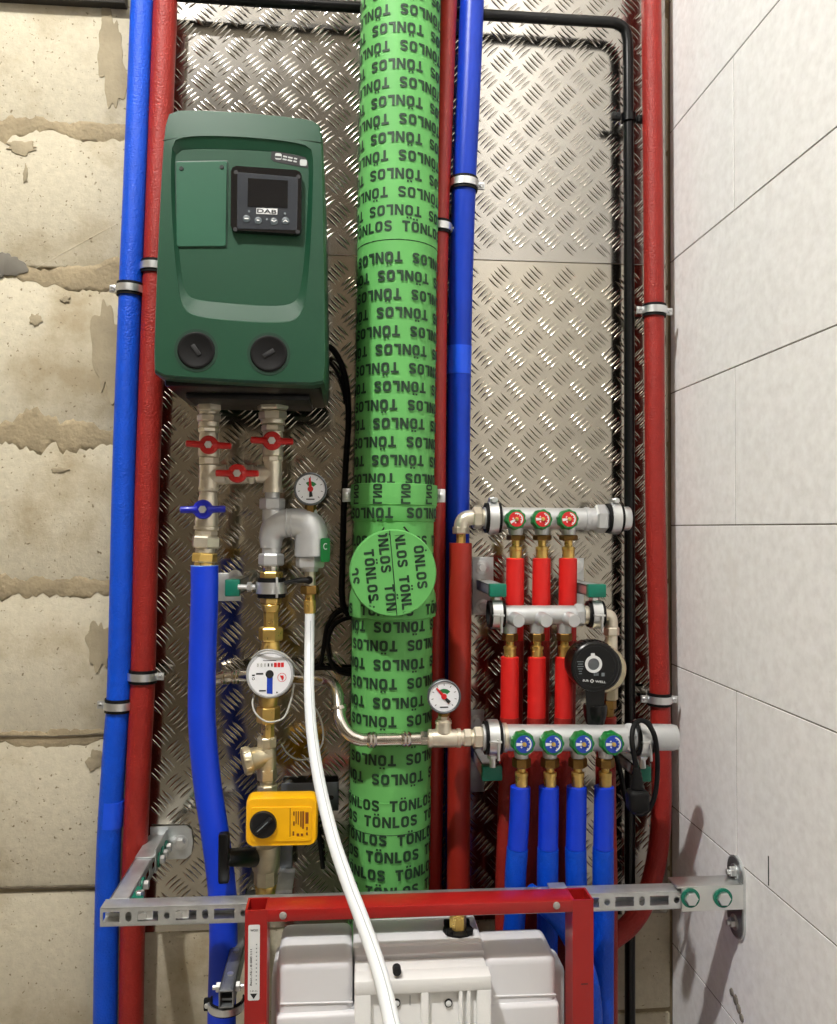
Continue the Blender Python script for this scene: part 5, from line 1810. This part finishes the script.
# ---------------------------------------------------------------- brace arm beside the frame
t = thing('rail_arm', 'dark steel arm standing out behind the left frame post, holding the blue pipe', 'mounting arm', P(228, 1000, -.30))
e0, e1 = P(218.5, 991, -.345), P(233.5, 1008, -.345)
x0, x1, z0, z1 = e0.x, e1.x, e1.z, e0.z
g = G()
w_ = 0.0022
g.ab((x0, -.345, z0), (x0 + w_, -.004, z1), 0.0005)
g.ab((x1 - w_, -.345, z0), (x1, -.004, z1), 0.0005)
g.ab((x0, -.345, z0), (x1, -.004, z0 + w_), 0.0005)
g.ab((x0, -.345, z1 - w_), (x1, -.004, z1), 0.0005)
g.ab((x0 + .004, -.343, z1), (x0 + .0055, -.004, z1 + .001))
g.ab((x1 - .0055, -.343, z1), (x1 - .004, -.004, z1 + .001))
g.ab((x0 + .004, -.335, z0 + .006), (x1 - .004, -.004, z0 + .009))
obj('channel', g, M_GALVD, t)
for yy in (-.33, -.26):
    c = Vector(((x0 + x1) / 2, yy, z1))
    obj('bolt', G().rev(c + Vector((0, .03, -.006)), (0, 0, 1), [(0, 0.005), (0.008, 0.005)], 10), M_ZINC, t)
c = P(222, 1000, -.21)
for q_, w_ in ((-1, x0), (1, x1)):
    obj('side_bolt', G().hexn((w_, -.32, z1 - .008), (q_, 0, 0), 0, 0.007, 0.0075).tube([(w_, -.32, z1 - .008), (w_ + q_ * .012, -.32, z1 - .008)], 0.0035, 10), M_ZINC, t)
ring_r = 17.5 * S(-.3)
cl = P(227, 998, -.30)
t = thing('pipe_clamp', 'open black lined clamp at the end of the dark arm by the left frame post', 'pipe clamp', cl)
fr = frame(cl, (0, 0, 1), (0, -1, 0))
fr = (cl - Vector((0, 0, .008)), fr[1], fr[2], fr[3])
obj('rubber_lining', G().ring(fr, ring_r * .86, ring_r * .95, -0.008, 0.008, PI * -0.1, PI * 1.1, 24), M_RUBBER, t)
obj('band', G().ring(fr, ring_r * .95, ring_r * 1.04, -0.005, 0.005, PI * -0.1, PI * 1.1, 24), M_ZINC, t)
for s in (-1, 1):
    lc = fr[0] + Vector((s * ring_r * 1.08, .0, 0))
    obj('lug', G().box(lc, (0.010, 0.008, 0.018), 0.002), M_RUBBER, t)
    obj('screw', G().rev(lc + Vector((0, -0.004, 0)), (0, -1, 0), [(0, 0.004), (0.003, 0.003)], 10), M_ZINC, t)

# ================================================================ RED FRAME
YR = -0.395
fa, fb = P(245, 909, YR), P(593.5, 898, YR)
FX0, FX1 = fa.x, fb.x
FZ = (P(250, 910.5, YR).z + P(580, 900.5, YR).z) / 2
PW, PDp = 21.5 * S(YR), 0.042
frm = thing('installation_frame', 'red steel toilet frame with hollow posts in front of the rail', 'frame', ((FX0 + FX1) / 2, YR, 0.0))


def hollow_post(x0, x1, ztop):
    w = 0.003
    y0, y1 = YR, YR + PDp
    g = G()
    o_ = [(x0, y0), (x1, y0), (x1, y1), (x0, y1)]
    i_ = [(x0 + w, y0 + w), (x1 - w, y0 + w), (x1 - w, y1 - w), (x0 + w, y1 - w)]
    g.loft([[Vector((x, y, 0.0)) for x, y in o_], [Vector((x, y, ztop)) for x, y in o_], [Vector((x, y, ztop)) for x, y in i_], [Vector((x, y, 0.02)) for x, y in i_]])
    return g


tilt = P(580, 898.5, YR).z - P(250, 909, YR).z
pl_ = obj('post', hollow_post(FX0, FX0 + PW, FZ - tilt * .5), M_FRAME, frm, 30)
pr_ = obj('post', hollow_post(FX1 - PW, FX1, FZ + tilt * .5), M_FRAME, frm, 30)
a = Vector((FX0 + PW - .001, YR + PDp / 2, FZ - tilt * .45 - .0085))
b = Vector((FX1 - PW + .001, YR + PDp / 2, FZ + tilt * .45 - .0085))
dd = (b - a).normalized()
up_ = Vector((0, 0, 1))
up_ = (up_ - dd * up_.dot(dd)).normalized()
obj('crossbeam', G().box((a + b) / 2, ((b - a).length, PDp, 0.0175), 0.002, ((a + b) / 2, dd, up_, up_.cross(dd) * -1)), M_FRAME, frm)
for px, py in ((283, 914.5), (556.5, 904.5)):
    c = P(px, py + 1, YR + .0)
    obj('grommet', G().rev(c + Vector((0, 0.001, 0)), (0, -1, 0), [(0, 0.0055), (0.003, 0.005), (0.004, 0.003)], 16), mat('grey_rubber', (150, 146, 140), 0.6, var=(30, 0.1)), frm)
# paper label on the left post
y_ = YR - 0.0004
q0, q1 = P(248.3, 925, YR), P(259.5, 1000, YR)
fr = frame(Vector(((q0.x + q1.x) / 2, YR, (q0.z + q1.z) / 2)))
lw, lh = abs(q1.x - q0.x), abs(q0.z - q1.z)
lb = obj('paper_label', G().prism(fr, rrect(lw, lh, 0.0022), 0, 0.0005), M_PRINT, pl_)
f2 = lambda x, y: (at(fr, x * lw, y * lh, .0005), fr[1], fr[2], fr[3])
g = G()
put_text(g, 'WC01', frame(at(fr, 0, .43 * lh, .0005)), lw * .62, lh * .032, .0003, 0.01)
put_text(g, 'Best.-Nr.: 8 000 111', (at(fr, -.24 * lw, -.06 * lh, .0005), fr[2], -fr[1], fr[3]), lh * .48, lw * .17, .0003, 0.01)
g.prism(f2(0, -.445), [(-.30 * lw, .035 * lh), (0, -.035 * lh), (.30 * lw, .035 * lh)], 0, .0003)
put_text(g, '1,0 m', frame(at(fr, 0, -.375 * lh, .0005)), lw * .6, lh * .026, .0003)
obj('label_print', g, M_BLKINK, lb)
g = G()
for i in range(11):
    g.prism(f2(.22, .24 - .052 * i), rrect(lw * .10, lh * .014, 0.0001, 1), 0, .0003)
obj('label_small_print', g, M_GREYP, lb)
c = P(584.5, 984, YR - .0004)
obj('scribed_mark', G().box(c, (0.010, 0.0008, 0.0011)), M_BLKINK, pr_)

# ================================================================ WHITE CISTERN
ck = thing('cistern', 'white plastic toilet cistern with foam front panel inside the red frame', 'cistern', (P(417, 1000, -.3).x, -.3, 0.55))
def px_box(name, x0, y0, x1, Yf, Yb, zb, m, bev, parent=ck, top_from=None):
    """box whose front top edge is at row y0 (at front plane Yf)"""
    a, b = P(x0, y0, Yf), P(x1, y0, Yf)
    g = G().ab((a.x, Yf, zb), (b.x, Yb, (a.z + b.z) / 2), bev, 4)
    return obj(name, g, m, parent, 40)


ZB = 0.55
# the tank: two shoulders and the body below them
px_box('tank_shoulder', 276, 962, 353, -.364, -.236, ZB, M_TANK, 0.013)
px_box('tank_shoulder', 484, 956.5, 557, -.364, -.272, ZB, M_TANK, 0.013)
px_box('tank_wing', 271, 972, 300, -.34, -.25, ZB, M_TANK, 0.012)
px_box('tank_wing', 535, 967, 566, -.34, -.275, ZB, M_TANK, 0.012)
px_box('tank_body', 275, 1010, 560, -.372, -.272, ZB, M_TANK, 0.006)
for x0, x1, y in ((280, 353, 1004), (493, 556, 996.5)):
    a, b = P(x0, y, -.3645), P(x1, y - 2, -.3645)
    obj('tank_ledge', G().tube([a, b], 0.0014, 8), M_TANK, ck)
# centre: access box with lid and foam cladding in front
px_box('access_box', 353.5, 944, 483, -.326, -.236, ZB, M_TANK, 0.004)
px_box('access_lip', 355, 953, 484, -.348, -.31, ZB, M_TANK, 0.003)
FY = -.412
zt_ = P(420, 979, FY).z
zr_ = P(420, 994, FY).z
bx = lambda x: P(x, 994, FY).x
obj('foam_panel', G().ab((bx(355), FY + .009, ZB), (bx(490.5), -.352, zt_ - .001), 0.003), M_FOAMW, ck)
obj('foam_edge', G().ab((bx(354.5), FY, zr_), (bx(491.5), FY + .03, zt_), 0.003), M_FOAMW, ck)
for x0, x1 in ((354.5, 371), (421, 429), (459, 463), (467, 471), (477, 491.5)):
    obj('foam_rib', G().ab((bx(x0), FY, ZB), (bx(x1), FY + .012, zr_ + .002), 0.0025), M_FOAMW, ck)
for x in (396.5, 448.5):
    c = P(x, 1003, FY + .008)
    sw_ = obj('screw_washer', G().rev(c, (0, -1, 0), [(-.001, 0.0058), (0.0014, 0.0056)], 20), M_CHAR, ck)
    obj('screw', G().rev(c, (0, -1, 0), [(0, 0.0046), (0.0022, 0.004)], 16).hexn(c, (0, -1, 0), 0.0018, 0.0030, 0.0022), M_PRINT, sw_)
for x in (383, 410):
    a = P(x, 1000, FY + .009)
    obj('moulding_mark', G().box(a + Vector((0, -.0004, 0)), (0.0009, 0.0012, 0.013)), M_GREYP, ck)
c = P(396.5, 967.5, -.395)
obj('stud', G().tube([c, c + Vector((0, -.014, 0.001))], 0.006, 14).rev(c + Vector((0, -.012, 0.001)), (0, -1, 0), [(0, .0062), (.004, .005)], 14), M_BLKINK, ck)
# brass inlet on top
ci = P(458, 932.5, -.29)
ci.z = (P(353.5, 944, -.326).z + P(483, 944, -.326).z) / 2 + 0.003
t = thing('inlet_valve', 'brass inlet with black nut standing on the white cistern', 'valve', ci)
obj('flange', G().rev(ci + Vector((0, 0, -.004)), (0, 0, 1), [(0, 0.024), (0.004, 0.024), (0.006, 0.019)], 12), M_RUBBER, t)
for k in range(4):
    a = PI / 4 + k * PI / 2
    obj('wing', G().box(ci + Vector((0.022 * math.cos(a), 0.022 * math.sin(a), 0.003)), (0.010, 0.010, 0.009), 0.002), M_RUBBER, t)
obj('brass_stem', G().hexn(ci, (0, 0, 1), 0.0, 0.022, 0.0135, 0.1).rev(ci, (0, 0, 1), [(0.02, 0.0118), (0.045, 0.0118), (0.046, 0.010)], 20), M_BRASS, t)
